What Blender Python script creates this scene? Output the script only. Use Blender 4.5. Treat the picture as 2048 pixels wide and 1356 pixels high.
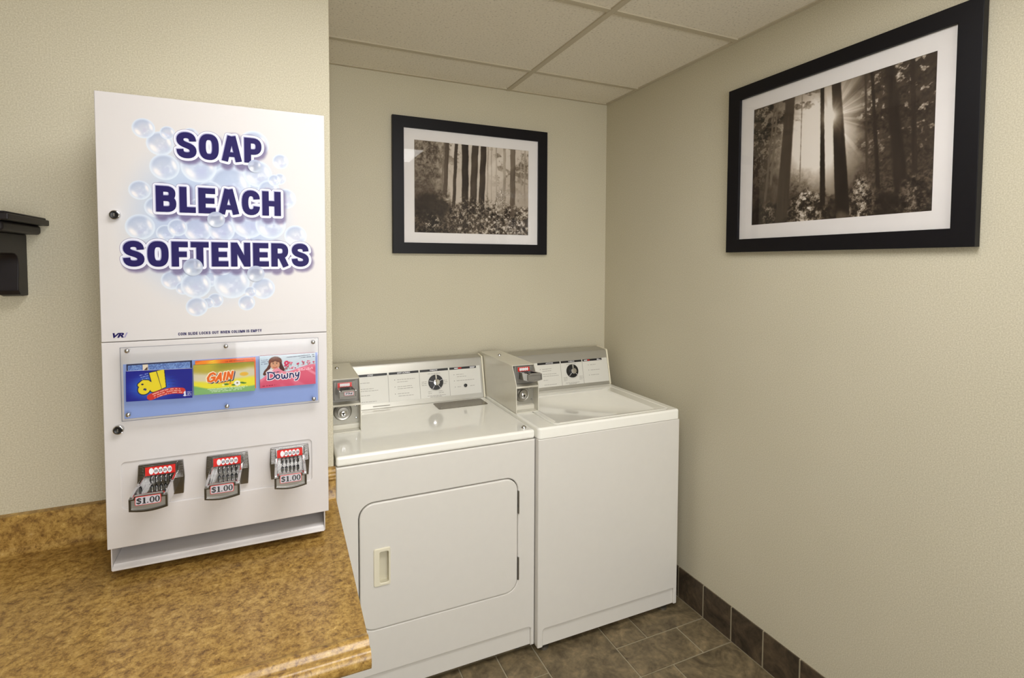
import bpy, math, random
import numpy as np
from mathutils import Matrix, Vector
from mathutils.geometry import tessellate_polygon

for o in list(bpy.data.objects):
    bpy.data.objects.remove(o)
SC = bpy.context.scene
COL = SC.collection
random.seed(7)

# ------------------------------------------------------------------ camera
def camera_matrix(yaw, pitch, roll):
    cy, sy = math.cos(yaw), math.sin(yaw)
    f = Vector((sy, cy, 0)); r = Vector((cy, -sy, 0)); u = Vector((0, 0, 1))
    cp, sp = math.cos(pitch), math.sin(pitch)
    f2 = f * cp - u * sp; u2 = u * cp + f * sp
    cr, sr = math.cos(roll), math.sin(roll)
    r3 = r * cr + u2 * sr; u3 = u2 * cr - r * sr
    m = Matrix.Identity(4)
    for i in range(3):
        m[i][0] = r3[i]; m[i][1] = u3[i]; m[i][2] = -f2[i]
    return m
cam_data = bpy.data.cameras.new('camera')
cam = bpy.data.objects.new('camera', cam_data)
COL.objects.link(cam)
cam.matrix_world = Matrix.Translation((-1.6607, -2.4030, 1.5303)) @ camera_matrix(0.4082, 0.0414, 0.0028)
cam_data.sensor_width = 36.0
cam_data.sensor_fit = 'HORIZONTAL'
cam_data.lens = 1024.14 * 36.0 / 2048.0
cam_data.shift_x = (1024 - 1006.04) / 2048.0
cam_data.shift_y = (569.37 - 678.0) / 2048.0
cam_data.clip_start = 0.02
SC.camera = cam

# ------------------------------------------------------------------ exposure, world, lamp strength
SC.view_settings.view_transform = 'Standard'
SC.view_settings.look = 'None'
SC.view_settings.exposure = 0.0
SC.view_settings.gamma = 1.0
SC.view_settings.use_curve_mapping = False
SC.cycles.transparent_max_bounces = 16
SC.cycles.max_bounces = 10
SC.cycles.diffuse_bounces = 6
world = bpy.data.worlds.new('world'); SC.world = world
world.use_nodes = True
world.node_tree.nodes['Background'].inputs[0].default_value = (1, 0.95, 0.86, 1)
world.node_tree.nodes['Background'].inputs[1].default_value = 0.0
LAMP_COLOR = (1.0, 0.995, 1.0)
# ceiling fixtures: x0, y0 of the grid cell (0.61 deep, 1.22 wide), radiance
LAMPS = [(-1.817, -1.4988, 12.9), (-1.817, -3.3276, 5.5)]  # second fixture is an added fill lamp, out of view
# added fill light, coming in by an invented window behind the camera
fill_lamp = bpy.data.lights.new('added_fill_light', 'AREA'); fill_lamp.shape = 'RECTANGLE'; fill_lamp.size = 1.6; fill_lamp.size_y = 1.5
fill_lamp.energy = 64.0; fill_lamp.color = (1.0, 1.0, 1.0)
fill_lamp_o = bpy.data.objects.new('added_fill_light', fill_lamp); COL.objects.link(fill_lamp_o)
fill_lamp_o.location = (-1.22, -4.40, 1.45); fill_lamp_o.rotation_euler = (math.radians(90), 0, 0)

# ------------------------------------------------------------------ dimensions
H = 2.404
XC = -1.523            # outer corner where the left wall ends
YL = -0.79             # face of the left wall
ZC = 0.82              # counter top

# ------------------------------------------------------------------ materials
def lin(c):
    return tuple((x / 12.92 if x <= 0.04045 else ((x + 0.055) / 1.055) ** 2.4) for x in c)
def rgb(r, g, b):
    return lin((r / 255., g / 255., b / 255.)) + (1.0,)
MATS = {}
def base_mat(name):
    m = bpy.data.materials.new(name); m.use_nodes = True
    return m, m.node_tree, m.node_tree.nodes['Principled BSDF']
def mat(name, color, rough=0.5, metal=0.0, coat=0.0, spec=0.5, bump=None, speck=None):
    """procedural material: noise-varied colour and an optional fine bump"""
    if name in MATS: return MATS[name]
    m, nt, b = base_mat(name)
    b.inputs['Roughness'].default_value = rough
    b.inputs['Metallic'].default_value = metal
    b.inputs['Coat Weight'].default_value = coat
    b.inputs['Coat Roughness'].default_value = 0.06
    b.inputs['Specular IOR Level'].default_value = spec
    tc = nt.nodes.new('ShaderNodeTexCoord')
    n = nt.nodes.new('ShaderNodeTexNoise')
    n.inputs['Scale'].default_value = speck[0] if speck else 30
    n.inputs['Detail'].default_value = 3
    nt.links.new(tc.outputs['Object'], n.inputs['Vector'])
    mx = nt.nodes.new('ShaderNodeMix'); mx.data_type = 'RGBA'
    v = speck[1] if speck else 0.02
    mx.inputs[6].default_value = tuple(c * (1 - v) for c in color[:3]) + (1,)
    mx.inputs[7].default_value = tuple(min(1, c * (1 + v)) for c in color[:3]) + (1,)
    nt.links.new(n.outputs['Fac'], mx.inputs[0])
    nt.links.new(mx.outputs[2], b.inputs['Base Color'])
    if bump:
        n2 = nt.nodes.new('ShaderNodeTexNoise')
        n2.inputs['Scale'].default_value = bump[0]; n2.inputs['Detail'].default_value = 2
        nt.links.new(tc.outputs['Object'], n2.inputs['Vector'])
        bp = nt.nodes.new('ShaderNodeBump')
        bp.inputs['Strength'].default_value = bump[1]; bp.inputs['Distance'].default_value = bump[2]
        nt.links.new(n2.outputs['Fac'], bp.inputs['Height'])
        nt.links.new(bp.outputs['Normal'], b.inputs['Normal'])
    MATS[name] = m
    return m

def ramp(nt, stops):
    r = nt.nodes.new('ShaderNodeValToRGB')
    els = r.color_ramp.elements
    while len(els) < len(stops): els.new(0.5)
    for e, (p, c) in zip(els, stops):
        e.position = p; e.color = c
    return r

def wallpaper_mat():
    m, nt, b = base_mat('wallpaper')
    tc = nt.nodes.new('ShaderNodeTexCoord')
    n1 = nt.nodes.new('ShaderNodeTexNoise'); n1.inputs['Scale'].default_value = 300; n1.inputs['Detail'].default_value = 3; n1.inputs['Roughness'].default_value = 0.6
    n2 = nt.nodes.new('ShaderNodeTexNoise'); n2.inputs['Scale'].default_value = 2.5; n2.inputs['Detail'].default_value = 2
    nt.links.new(tc.outputs['Object'], n1.inputs['Vector']); nt.links.new(tc.outputs['Object'], n2.inputs['Vector'])
    r = ramp(nt, [(0.28, rgb(184, 177, 154)), (0.50, rgb(200, 193, 171)), (0.72, rgb(215, 209, 190))])
    nt.links.new(n1.outputs['Fac'], r.inputs['Fac'])
    mx = nt.nodes.new('ShaderNodeMix'); mx.data_type = 'RGBA'; mx.blend_type = 'MULTIPLY'; mx.inputs[0].default_value = 1.0
    r2 = ramp(nt, [(0.3, (0.965, 0.965, 0.955, 1)), (0.7, (1, 1, 1, 1))])
    nt.links.new(n2.outputs['Fac'], r2.inputs['Fac'])
    nt.links.new(r.outputs['Color'], mx.inputs[6]); nt.links.new(r2.outputs['Color'], mx.inputs[7])
    nt.links.new(mx.outputs[2], b.inputs['Base Color'])
    bp = nt.nodes.new('ShaderNodeBump'); bp.inputs['Strength'].default_value = 0.10; bp.inputs['Distance'].default_value = 0.0006
    nt.links.new(n1.outputs['Fac'], bp.inputs['Height']); nt.links.new(bp.outputs['Normal'], b.inputs['Normal'])
    b.inputs['Roughness'].default_value = 0.62
    b.inputs['Specular IOR Level'].default_value = 0.25
    return m

def tile_mat(name, dark, mid, light, seed):
    m, nt, b = base_mat(name)
    tc = nt.nodes.new('ShaderNodeTexCoord')
    info = nt.nodes.new('ShaderNodeObjectInfo')
    add = nt.nodes.new('ShaderNodeVectorMath'); add.operation = 'ADD'
    sc = nt.nodes.new('ShaderNodeVectorMath'); sc.operation = 'SCALE'; sc.inputs['Scale'].default_value = 37.0
    comb = nt.nodes.new('ShaderNodeCombineXYZ')
    for i in range(3): nt.links.new(info.outputs['Random'], comb.inputs[i])
    nt.links.new(comb.outputs[0], sc.inputs[0])
    nt.links.new(tc.outputs['Object'], add.inputs[0]); nt.links.new(sc.outputs[0], add.inputs[1])
    n1 = nt.nodes.new('ShaderNodeTexNoise'); n1.inputs['Scale'].default_value = 9; n1.inputs['Detail'].default_value = 8; n1.inputs['Roughness'].default_value = 0.65; n1.inputs['Distortion'].default_value = 1.4
    n2 = nt.nodes.new('ShaderNodeTexNoise'); n2.inputs['Scale'].default_value = 55; n2.inputs['Detail'].default_value = 5
    for n in (n1, n2): nt.links.new(add.outputs[0], n.inputs['Vector'])
    r = ramp(nt, [(0.32, dark), (0.50, mid), (0.68, light)])
    nt.links.new(n1.outputs['Fac'], r.inputs['Fac'])
    mx = nt.nodes.new('ShaderNodeMix'); mx.data_type = 'RGBA'; mx.blend_type = 'MULTIPLY'; mx.inputs[0].default_value = 1.0
    r2 = ramp(nt, [(0.3, (0.72, 0.72, 0.72, 1)), (0.65, (1.1, 1.08, 1.05, 1))])
    nt.links.new(n2.outputs['Fac'], r2.inputs['Fac'])
    nt.links.new(r.outputs['Color'], mx.inputs[6]); nt.links.new(r2.outputs['Color'], mx.inputs[7])
    nt.links.new(mx.outputs[2], b.inputs['Base Color'])
    b.inputs['Roughness'].default_value = 0.5
    b.inputs['Specular IOR Level'].default_value = 0.35
    bp = nt.nodes.new('ShaderNodeBump'); bp.inputs['Strength'].default_value = 0.35; bp.inputs['Distance'].default_value = 0.004
    nt.links.new(n1.outputs['Fac'], bp.inputs['Height']); nt.links.new(bp.outputs['Normal'], b.inputs['Normal'])
    return m

def counter_mat():
    m, nt, b = base_mat('mottled_laminate')
    tc = nt.nodes.new('ShaderNodeTexCoord')
    n1 = nt.nodes.new('ShaderNodeTexNoise'); n1.inputs['Scale'].default_value = 52; n1.inputs['Detail'].default_value = 8; n1.inputs['Roughness'].default_value = 0.78; n1.inputs['Distortion'].default_value = 0.2
    n2 = nt.nodes.new('ShaderNodeTexNoise'); n2.inputs['Scale'].default_value = 150; n2.inputs['Detail'].default_value = 5; n2.inputs['Roughness'].default_value = 0.75; n2.inputs['Distortion'].default_value = 0.3
    n3 = nt.nodes.new('ShaderNodeTexNoise'); n3.inputs['Scale'].default_value = 14; n3.inputs['Detail'].default_value = 4
    for n in (n1, n2, n3): nt.links.new(tc.outputs['Object'], n.inputs['Vector'])
    r = ramp(nt, [(0.32, rgb(84, 58, 34)), (0.42, rgb(134, 102, 52)), (0.52, rgb(171, 138, 74)), (0.62, rgb(189, 157, 92)), (0.75, rgb(218, 197, 150))])
    nt.links.new(n1.outputs['Fac'], r.inputs['Fac'])
    r2 = ramp(nt, [(0.30, (0.36, 0.31, 0.28, 1)), (0.42, (0.92, 0.90, 0.88, 1)), (0.6, (1, 1, 1, 1)), (0.68, (1.4, 1.4, 1.45, 1))])
    nt.links.new(n2.outputs['Fac'], r2.inputs['Fac'])
    mx = nt.nodes.new('ShaderNodeMix'); mx.data_type = 'RGBA'; mx.blend_type = 'MULTIPLY'; mx.inputs[0].default_value = 1.0
    nt.links.new(r.outputs['Color'], mx.inputs[6]); nt.links.new(r2.outputs['Color'], mx.inputs[7])
    r3 = ramp(nt, [(0.35, (0.88, 0.84, 0.82, 1)), (0.65, (1.06, 1.05, 1.0, 1))])
    nt.links.new(n3.outputs['Fac'], r3.inputs['Fac'])
    mx2 = nt.nodes.new('ShaderNodeMix'); mx2.data_type = 'RGBA'; mx2.blend_type = 'MULTIPLY'; mx2.inputs[0].default_value = 1.0
    nt.links.new(mx.outputs[2], mx2.inputs[6]); nt.links.new(r3.outputs['Color'], mx2.inputs[7])
    nt.links.new(mx2.outputs[2], b.inputs['Base Color'])
    b.inputs['Roughness'].default_value = 0.28
    b.inputs['Specular IOR Level'].default_value = 0.45
    bp = nt.nodes.new('ShaderNodeBump'); bp.inputs['Strength'].default_value = 0.12; bp.inputs['Distance'].default_value = 0.001
    nt.links.new(n2.outputs['Fac'], bp.inputs['Height']); nt.links.new(bp.outputs['Normal'], b.inputs['Normal'])
    return m

def ceiling_mat():
    m, nt, b = base_mat('acoustic_tile')
    tc = nt.nodes.new('ShaderNodeTexCoord')
    n1 = nt.nodes.new('ShaderNodeTexNoise'); n1.inputs['Scale'].default_value = 130; n1.inputs['Detail'].default_value = 3
    nt.links.new(tc.outputs['Object'], n1.inputs['Vector'])
    r = ramp(nt, [(0.28, rgb(196, 188, 172)), (0.40, rgb(228, 221, 206)), (0.7, rgb(236, 229, 214))])
    nt.links.new(n1.outputs['Fac'], r.inputs['Fac']); nt.links.new(r.outputs['Color'], b.inputs['Base Color'])
    b.inputs['Roughness'].default_value = 0.9; b.inputs['Specular IOR Level'].default_value = 0.1
    bp = nt.nodes.new('ShaderNodeBump'); bp.inputs['Strength'].default_value = 0.4; bp.inputs['Distance'].default_value = 0.002
    nt.links.new(n1.outputs['Fac'], bp.inputs['Height']); nt.links.new(bp.outputs['Normal'], b.inputs['Normal'])
    return m

def print_mat(name, rough=0.4, spec=0.4, alpha=False):
    if name in MATS: return MATS[name]
    m, nt, b = base_mat(name)
    a = nt.nodes.new('ShaderNodeAttribute'); a.attribute_name = 'ink'
    nt.links.new(a.outputs['Color'], b.inputs['Base Color'])
    if alpha: nt.links.new(a.outputs['Alpha'], b.inputs['Alpha'])
    b.inputs['Roughness'].default_value = rough; b.inputs['Specular IOR Level'].default_value = spec
    MATS[name] = m
    return m

def clear_mat(name, tint, gloss_rough=0.03, ior=1.45, strength=1.0):
    """thin clear sheet: lets light straight through and reflects by angle"""
    m = bpy.data.materials.new(name); m.use_nodes = True
    nt = m.node_tree
    for n in list(nt.nodes): nt.nodes.remove(n)
    out = nt.nodes.new('ShaderNodeOutputMaterial')
    t = nt.nodes.new('ShaderNodeBsdfTransparent'); t.inputs[0].default_value = tint
    g = nt.nodes.new('ShaderNodeBsdfGlossy'); g.inputs['Roughness'].default_value = gloss_rough
    f = nt.nodes.new('ShaderNodeFresnel'); f.inputs[0].default_value = ior
    mul = nt.nodes.new('ShaderNodeMath'); mul.operation = 'MULTIPLY'; mul.inputs[1].default_value = strength
    nt.links.new(f.outputs[0], mul.inputs[0])
    mx = nt.nodes.new('ShaderNodeMixShader')
    nt.links.new(mul.outputs[0], mx.inputs[0]); nt.links.new(t.outputs[0], mx.inputs[1]); nt.links.new(g.outputs[0], mx.inputs[2])
    nt.links.new(mx.outputs[0], out.inputs[0])
    return m

def emit_mat(name, color, strength):
    m, nt, b = base_mat(name)
    b.inputs['Base Color'].default_value = (0.8, 0.8, 0.8, 1)
    b.inputs['Emission Color'].default_value = color + (1,)
    b.inputs['Emission Strength'].default_value = strength
    return m

M_WALL = wallpaper_mat()
M_CEIL = ceiling_mat()
M_COUNTER = counter_mat()
M_TILE = tile_mat('slate_floor_tile', rgb(84, 73, 55), rgb(114, 101, 77), rgb(142, 126, 97), 1)
M_BASE = tile_mat('slate_base_tile', rgb(52, 44, 35), rgb(76, 65, 52), rgb(98, 84, 66), 2)
M_GROUT = mat('grout', rgb(158, 149, 126), 0.9, bump=(200, 0.4, 0.001))
M_RUNNER = mat('ceiling_runner_paint', rgb(192, 182, 160), 0.55)
M_MACHINE = mat('white_powder_coat', rgb(203, 199, 198), 0.42, bump=(900, 0.08, 0.0004))
M_APPL_LIT = mat('white_enamel_lit_top', rgb(247, 246, 239), 0.14, coat=0.8)  # machine tops: paler than the fronts, top light put into the colour
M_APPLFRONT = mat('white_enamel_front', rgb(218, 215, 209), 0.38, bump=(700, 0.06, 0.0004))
M_CREAM = mat('cream_plastic', rgb(226, 220, 198), 0.35)
M_CASE = mat('grey_white_case', rgb(208, 204, 190), 0.22, coat=0.2)
M_RECESS = mat('grey_steel_recess', rgb(160, 157, 146), 0.4, metal=0.35)
M_SILVER = mat('brushed_aluminium', rgb(178, 175, 166), 0.36, metal=0.6)
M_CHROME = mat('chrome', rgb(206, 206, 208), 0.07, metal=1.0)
M_CHROMED = mat('chrome_dark', rgb(150, 148, 146), 0.16, metal=1.0)  # darker, slightly rougher chrome
M_STEEL = mat('zinc_steel', rgb(150, 147, 140), 0.3, metal=0.9)
M_PLATE = mat('dull_steel', rgb(128, 125, 118), 0.5, metal=0.5)
M_PULL = mat('pull_steel', rgb(176, 173, 166), 0.35, metal=0.8)
M_BLACK = mat('black_paint', rgb(14, 13, 15), 0.4)
M_FRAME = mat('black_frame', rgb(15, 13, 17), 0.45, spec=0.22, speck=(60, 0.15))
M_SHELF = mat('espresso_wood', rgb(31, 27, 29), 0.45, spec=0.3, speck=(40, 0.2))
M_MATBOARD = mat('white_matboard', rgb(234, 230, 230), 0.75)
M_RED = mat('red_strip', rgb(205, 32, 22), 0.35)
M_WHITE = mat('white_ink', rgb(232, 230, 232), 0.4)
M_LABELGREY = mat('grey_label', rgb(176, 172, 178), 0.4)
M_NAVY = mat('navy_ink', rgb(26, 15, 80), 0.5, spec=0.2)
M_PURPLE = mat('purple_line_ink', rgb(88, 74, 120), 0.4)
M_HALO = mat('pale_halo_ink', rgb(214, 215, 227), 0.4)
M_INKGREY = mat('grey_ink', rgb(148, 144, 136), 0.5)
M_LILAC = mat('lilac_ink', rgb(150, 142, 178), 0.4)
M_BLUECARD = mat('blue_card', rgb(140, 162, 218), 0.5)
M_PANELWHITE = mat('graphics_panel_white', rgb(214, 212, 204), 0.35)
M_LINT = mat('brushed_grey_metal', rgb(128, 121, 108), 0.25, metal=0.6)
M_ACRYLIC = clear_mat('clear_acrylic', (0.985, 0.99, 0.995, 1), 0.04, 1.45, 0.45)
M_GLASS = clear_mat('picture_glass', (0.995, 0.995, 0.99, 1), 0.02, 1.4, 0.4)
M_PRINT = print_mat('ink_print', 0.45, 0.25)
M_PHOTO = print_mat('photo_print', 0.55, 0.2)
M_BUBBLE = print_mat('bubble_ink', 0.42, 0.4, alpha=True)

# ------------------------------------------------------------------ geometry helpers
class Frame:
    """u right, v up, n out of the face"""
    def __init__(s, o, u=(1, 0, 0), v=(0, 0, 1), k=1.0):
        s.o = np.array(o, float); s.u = np.array(u, float); s.v = np.array(v, float)
        s.u /= np.linalg.norm(s.u); s.v /= np.linalg.norm(s.v)
        s.n = np.cross(s.u, s.v); s.k = k
    def __call__(s, a, b, c=0.0):
        return tuple(s.o + s.k * (a * s.u + b * s.v + c * s.n))
    def arr(s, P):
        P = np.asarray(P, float)
        return s.o + s.k * (P[:, :1] * s.u + P[:, 1:2] * s.v + P[:, 2:3] * s.n)
WORLD = Frame((0, 0, 0), (1, 0, 0), (0, 1, 0))
ROOT_LOC = {}

class MB:
    def __init__(s): s.V = []; s.F = []
    def add(s, verts, faces):
        k = len(s.V); s.V += [tuple(v) for v in verts]; s.F += [tuple(i + k for i in f) for f in faces]
    def box(s, fr, a0, a1, b0, b1, c0, c1):
        v = [fr(a, b, c) for c in (c0, c1) for b in (b0, b1) for a in (a0, a1)]
        s.add(v, [(0, 2, 3, 1), (4, 5, 7, 6), (0, 1, 5, 4), (2, 6, 7, 3), (0, 4, 6, 2), (1, 3, 7, 5)])
        return s
    def prism(s, fr, outer, c0, c1, holes=()):
        """outer counter-clockwise in (u,v); caps at n=c0 and n=c1"""
        def area(p): return sum(p[i][0] * p[(i + 1) % len(p)][1] - p[(i + 1) % len(p)][0] * p[i][1] for i in range(len(p)))
        loops = [list(outer) if area(outer) > 0 else list(outer)[::-1]]
        for h in holes: loops.append(list(h) if area(h) < 0 else list(h)[::-1])
        pts = [p for l in loops for p in l]; n = len(pts)
        if len(loops) == 1: caps = [tuple(range(n))]
        else:
            caps = []
            for t in tessellate_polygon([[Vector((p[0], p[1], 0)) for p in l] for l in loops]):
                a, b, c = (pts[i] for i in t)
                if (b[0] - a[0]) * (c[1] - a[1]) - (b[1] - a[1]) * (c[0] - a[0]) < 0: t = t[::-1]
                caps.append(tuple(t))
        v = [fr(p[0], p[1], c1) for p in pts] + [fr(p[0], p[1], c0) for p in pts]
        f = [t for t in caps] + [tuple(i + n for i in t[::-1]) for t in caps]
        k = 0
        for l in loops:
            m = len(l)
            for i in range(m):
                a, b = k + i, k + (i + 1) % m
                f.append((b, a, a + n, b + n))
            k += m
        s.add(v, f); return s
    def rprism(s, fr, outer, c0, c1, holes=(), w=0.002, seg=3):
        """prism whose front edges are rounded by hand: every loop is inset by a quarter round of radius w"""
        def area(p): return sum(p[i][0] * p[(i + 1) % len(p)][1] - p[(i + 1) % len(p)][0] * p[i][1] for i in range(len(p)))
        def inset(p, d):
            n = len(p); out = []
            for i in range(n):
                a = np.array(p[i - 1]); b = np.array(p[i]); c = np.array(p[(i + 1) % n])
                d1 = (b - a) / np.linalg.norm(b - a); d2 = (c - b) / np.linalg.norm(c - b)
                n1 = np.array((-d1[1], d1[0])); n2 = np.array((-d2[1], d2[0])); m = n1 + n2; m = m / np.linalg.norm(m)
                out.append(tuple(b + m * d / max(m @ n1, .4)))
            return out
        loops = [list(outer) if area(outer) > 0 else list(outer)[::-1]] + [list(h) if area(h) < 0 else list(h)[::-1] for h in holes]
        tops = []
        for l in loops:
            m = len(l); base = [fr(p[0], p[1], c0) for p in l]; rings = [base]
            for k in range(seg + 1):
                a = math.pi / 2 * k / seg
                q = inset(l, w * (1 - math.cos(a))); rings.append([fr(p[0], p[1], c1 - w + w * math.sin(a)) for p in q])
            tops.append(q)
            s.add([v for r in rings for v in r], [(k * m + i, k * m + (i + 1) % m, (k + 1) * m + (i + 1) % m, (k + 1) * m + i) for k in range(len(rings) - 1) for i in range(m)])
        for lp, c, flip in ((tops, c1, False), (loops, c0, True)):
            pts = [p for l in lp for p in l]; f = []
            for t in tessellate_polygon([[Vector((p[0], p[1], 0)) for p in l] for l in lp]):
                a, b, c_ = (pts[i] for i in t); ar = (b[0] - a[0]) * (c_[1] - a[1]) - (b[1] - a[1]) * (c_[0] - a[0])
                if abs(ar) < 1e-12: continue
                if (ar < 0) != flip: t = t[::-1]
                f.append(tuple(t))
            s.add([fr(p[0], p[1], c) for p in pts], f)
        return s
    def lathe(s, fr, prof, seg=24, cu=0., cv=0.):
        """prof: list of (radius, n) turned about the n axis"""
        v = []; f = []
        for r, c in prof:
            for j in range(seg):
                t = 2 * math.pi * j / seg
                v.append(fr(cu + r * math.cos(t), cv + r * math.sin(t), c))
        for i in range(len(prof) - 1):
            for j in range(seg):
                a = i * seg + j; b = i * seg + (j + 1) % seg
                f.append((a, b, b + seg, a + seg))
        f.append(tuple(range(seg))[::-1]); f.append(tuple((len(prof) - 1) * seg + j for j in range(seg)))
        s.add(v, f); return s
    def ribbon(s, fr, pts, hw, c, closed=False, ext=0.0, sx=1.0, sy=1.0, ox=0.0, oy=0.0):
        p = np.array(pts, float) * (sx, sy) + (ox, oy)
        n = len(p)
        if not closed and ext:
            d = p[0] - p[1]; p[0] = p[0] + d / np.linalg.norm(d) * ext
            d = p[-1] - p[-2]; p[-1] = p[-1] + d / np.linalg.norm(d) * ext
        L = []; R = []
        for i in range(n):
            a = p[(i - 1) % n] if (closed or i > 0) else None
            b = p[(i + 1) % n] if (closed or i < n - 1) else None
            d1 = (p[i] - a) / np.linalg.norm(p[i] - a) if a is not None else None
            d2 = (b - p[i]) / np.linalg.norm(b - p[i]) if b is not None else None
            if d1 is None: d1 = d2
            if d2 is None: d2 = d1
            n1 = np.array((-d1[1], d1[0])); n2 = np.array((-d2[1], d2[0]))
            m = n1 + n2; m /= max(np.linalg.norm(m), 1e-6)
            w = hw / max(m @ n1, 0.5)
            L.append(p[i] + m * w); R.append(p[i] - m * w)
        v = [fr(q[0], q[1], c) for q in L] + [fr(q[0], q[1], c) for q in R]
        f = [(i, i + n, (i + 1) % n + n, (i + 1) % n) for i in range(n if closed else n - 1)]
        s.add(v, f); return s
    def build(s, name, m, parent=None, bevel=0.0, seg=2, smooth=False, kind=None, flat=False):
        me = bpy.data.meshes.new(name)
        V = np.array(s.V, float)
        if parent is not None: V = V - np.array(ROOT_LOC[parent.name])
        me.from_pydata([tuple(v) for v in V], [], s.F)
        me.validate(); me.update()
        return finish(name, me, m, parent, bevel, seg, smooth, kind, flat)

def finish(name, me, m, parent, bevel=0.0, seg=2, smooth=False, kind=None, flat=False):
    me.materials.append(m)
    o = bpy.data.objects.new(name, me); COL.objects.link(o)
    if parent is not None:
        o.parent = parent; ROOT_LOC[o.name] = ROOT_LOC[parent.name]
    else: ROOT_LOC[o.name] = (0, 0, 0)
    if bevel or smooth:
        if not flat: me.polygons.foreach_set('use_smooth', [True] * len(me.polygons))
        if bevel:
            b = o.modifiers.new('bevel', 'BEVEL'); b.width = bevel; b.segments = seg
            b.limit_method = 'ANGLE'; b.angle_limit = math.radians(35); b.harden_normals = not flat
        else:
            me.set_sharp_from_angle(angle=math.radians(40))
    if kind: o['kind'] = kind
    return o

def thing(name, label, cat, loc, group=None):
    o = bpy.data.objects.new(name, None); COL.objects.link(o)
    o.location = loc; o.empty_display_size = 0.1
    ROOT_LOC[o.name] = tuple(loc)
    o['label'] = label; o['category'] = cat
    if group: o['group'] = group
    return o

def rrect(x0, x1, y0, y1, r, n=6):
    pts = []
    for cx, cy, a0 in ((x1 - r, y1 - r, 0), (x0 + r, y1 - r, 90), (x0 + r, y0 + r, 180), (x1 - r, y0 + r, 270)):
        for i in range(n + 1):
            a = math.radians(a0 + 90 * i / n)
            pts.append((cx + r * math.cos(a), cy + r * math.sin(a)))
    return pts
def rect(x0, x1, y0, y1): return [(x0, y0), (x1, y0), (x1, y1), (x0, y1)]
def ellipse(cx, cy, rx, ry, n=20): return [(cx + rx * math.cos(2 * math.pi * i / n), cy + ry * math.sin(2 * math.pi * i / n)) for i in range(n)]
def bez(p0, p1, p2, p3, n=7):
    return [tuple((1 - t) ** 3 * np.array(p0) + 3 * (1 - t) ** 2 * t * np.array(p1) + 3 * (1 - t) * t * t * np.array(p2) + t ** 3 * np.array(p3)) for t in np.linspace(0, 1, n)]
def chain(*segs):
    out = list(segs[0])
    for s in segs[1:]: out += s[1:]
    return out

# text through Blender's built-in font, turned into flat polygons
TEXT_CACHE = {}
def text_geo(body, bold=0.0, shear=0.0):
    key = (body, bold, shear)
    if key not in TEXT_CACHE:
        cu = bpy.data.curves.new('txt', 'FONT'); cu.body = body; cu.size = 1.0; cu.offset = bold; cu.shear = shear
        cu.resolution_u = 3
        ob = bpy.data.objects.new('txt', cu); COL.objects.link(ob)
        dg = bpy.context.evaluated_depsgraph_get()
        me = ob.evaluated_get(dg).to_mesh()
        V = np.array([v.co[:2] for v in me.vertices]) if len(me.vertices) else np.zeros((0, 2))
        F = [tuple(p.vertices) for p in me.polygons]
        ob.evaluated_get(dg).to_mesh_clear()
        bpy.data.objects.remove(ob); bpy.data.curves.remove(cu)
        V = (V - V.min(0)) / (V.max(0) - V.min(0))
        TEXT_CACHE[key] = (V, F)
    return TEXT_CACHE[key]
def put_text(mb, fr, body, a0, a1, b0, b1, c, bold=0.0, shear=0.0):
    V, F = text_geo(body, bold, shear)
    P = np.c_[a0 + V[:, 0] * (a1 - a0), b0 + V[:, 1] * (b1 - b0), np.full(len(V), c)]
    mb.add([tuple(p) for p in fr.arr(P)], F)

# ------------------------------------------------------------------ painted prints (flat printed graphics as coloured grids)
def vnoise(x, y, seed=0):
    xi = np.floor(x).astype(np.int64); yi = np.floor(y).astype(np.int64)
    fx = x - xi; fy = y - yi
    fx = fx * fx * (3 - 2 * fx); fy = fy * fy * (3 - 2 * fy)
    def h(i, j):
        n = (i * 374761393 + j * 668265263 + seed * 974711) & 0x7fffffff
        n = ((n ^ (n >> 13)) * 1274126177) & 0x7fffffff
        return ((n ^ (n >> 16)) & 0xffff) / 65535.0
    return (h(xi, yi) * (1 - fx) + h(xi + 1, yi) * fx) * (1 - fy) + (h(xi, yi + 1) * (1 - fx) + h(xi + 1, yi + 1) * fx) * fy
def fbm(x, y, seed=0, oct=4, gain=0.5):
    s = 0; a = 1; t = 0
    for i in range(oct):
        s = s + a * vnoise(x * 2 ** i, y * 2 ** i, seed + i * 17); t += a; a *= gain
    return s / t
def sstep(a, b, x):
    t = np.clip((x - a) / (b - a), 0, 1); return t * t * (3 - 2 * t)
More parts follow.
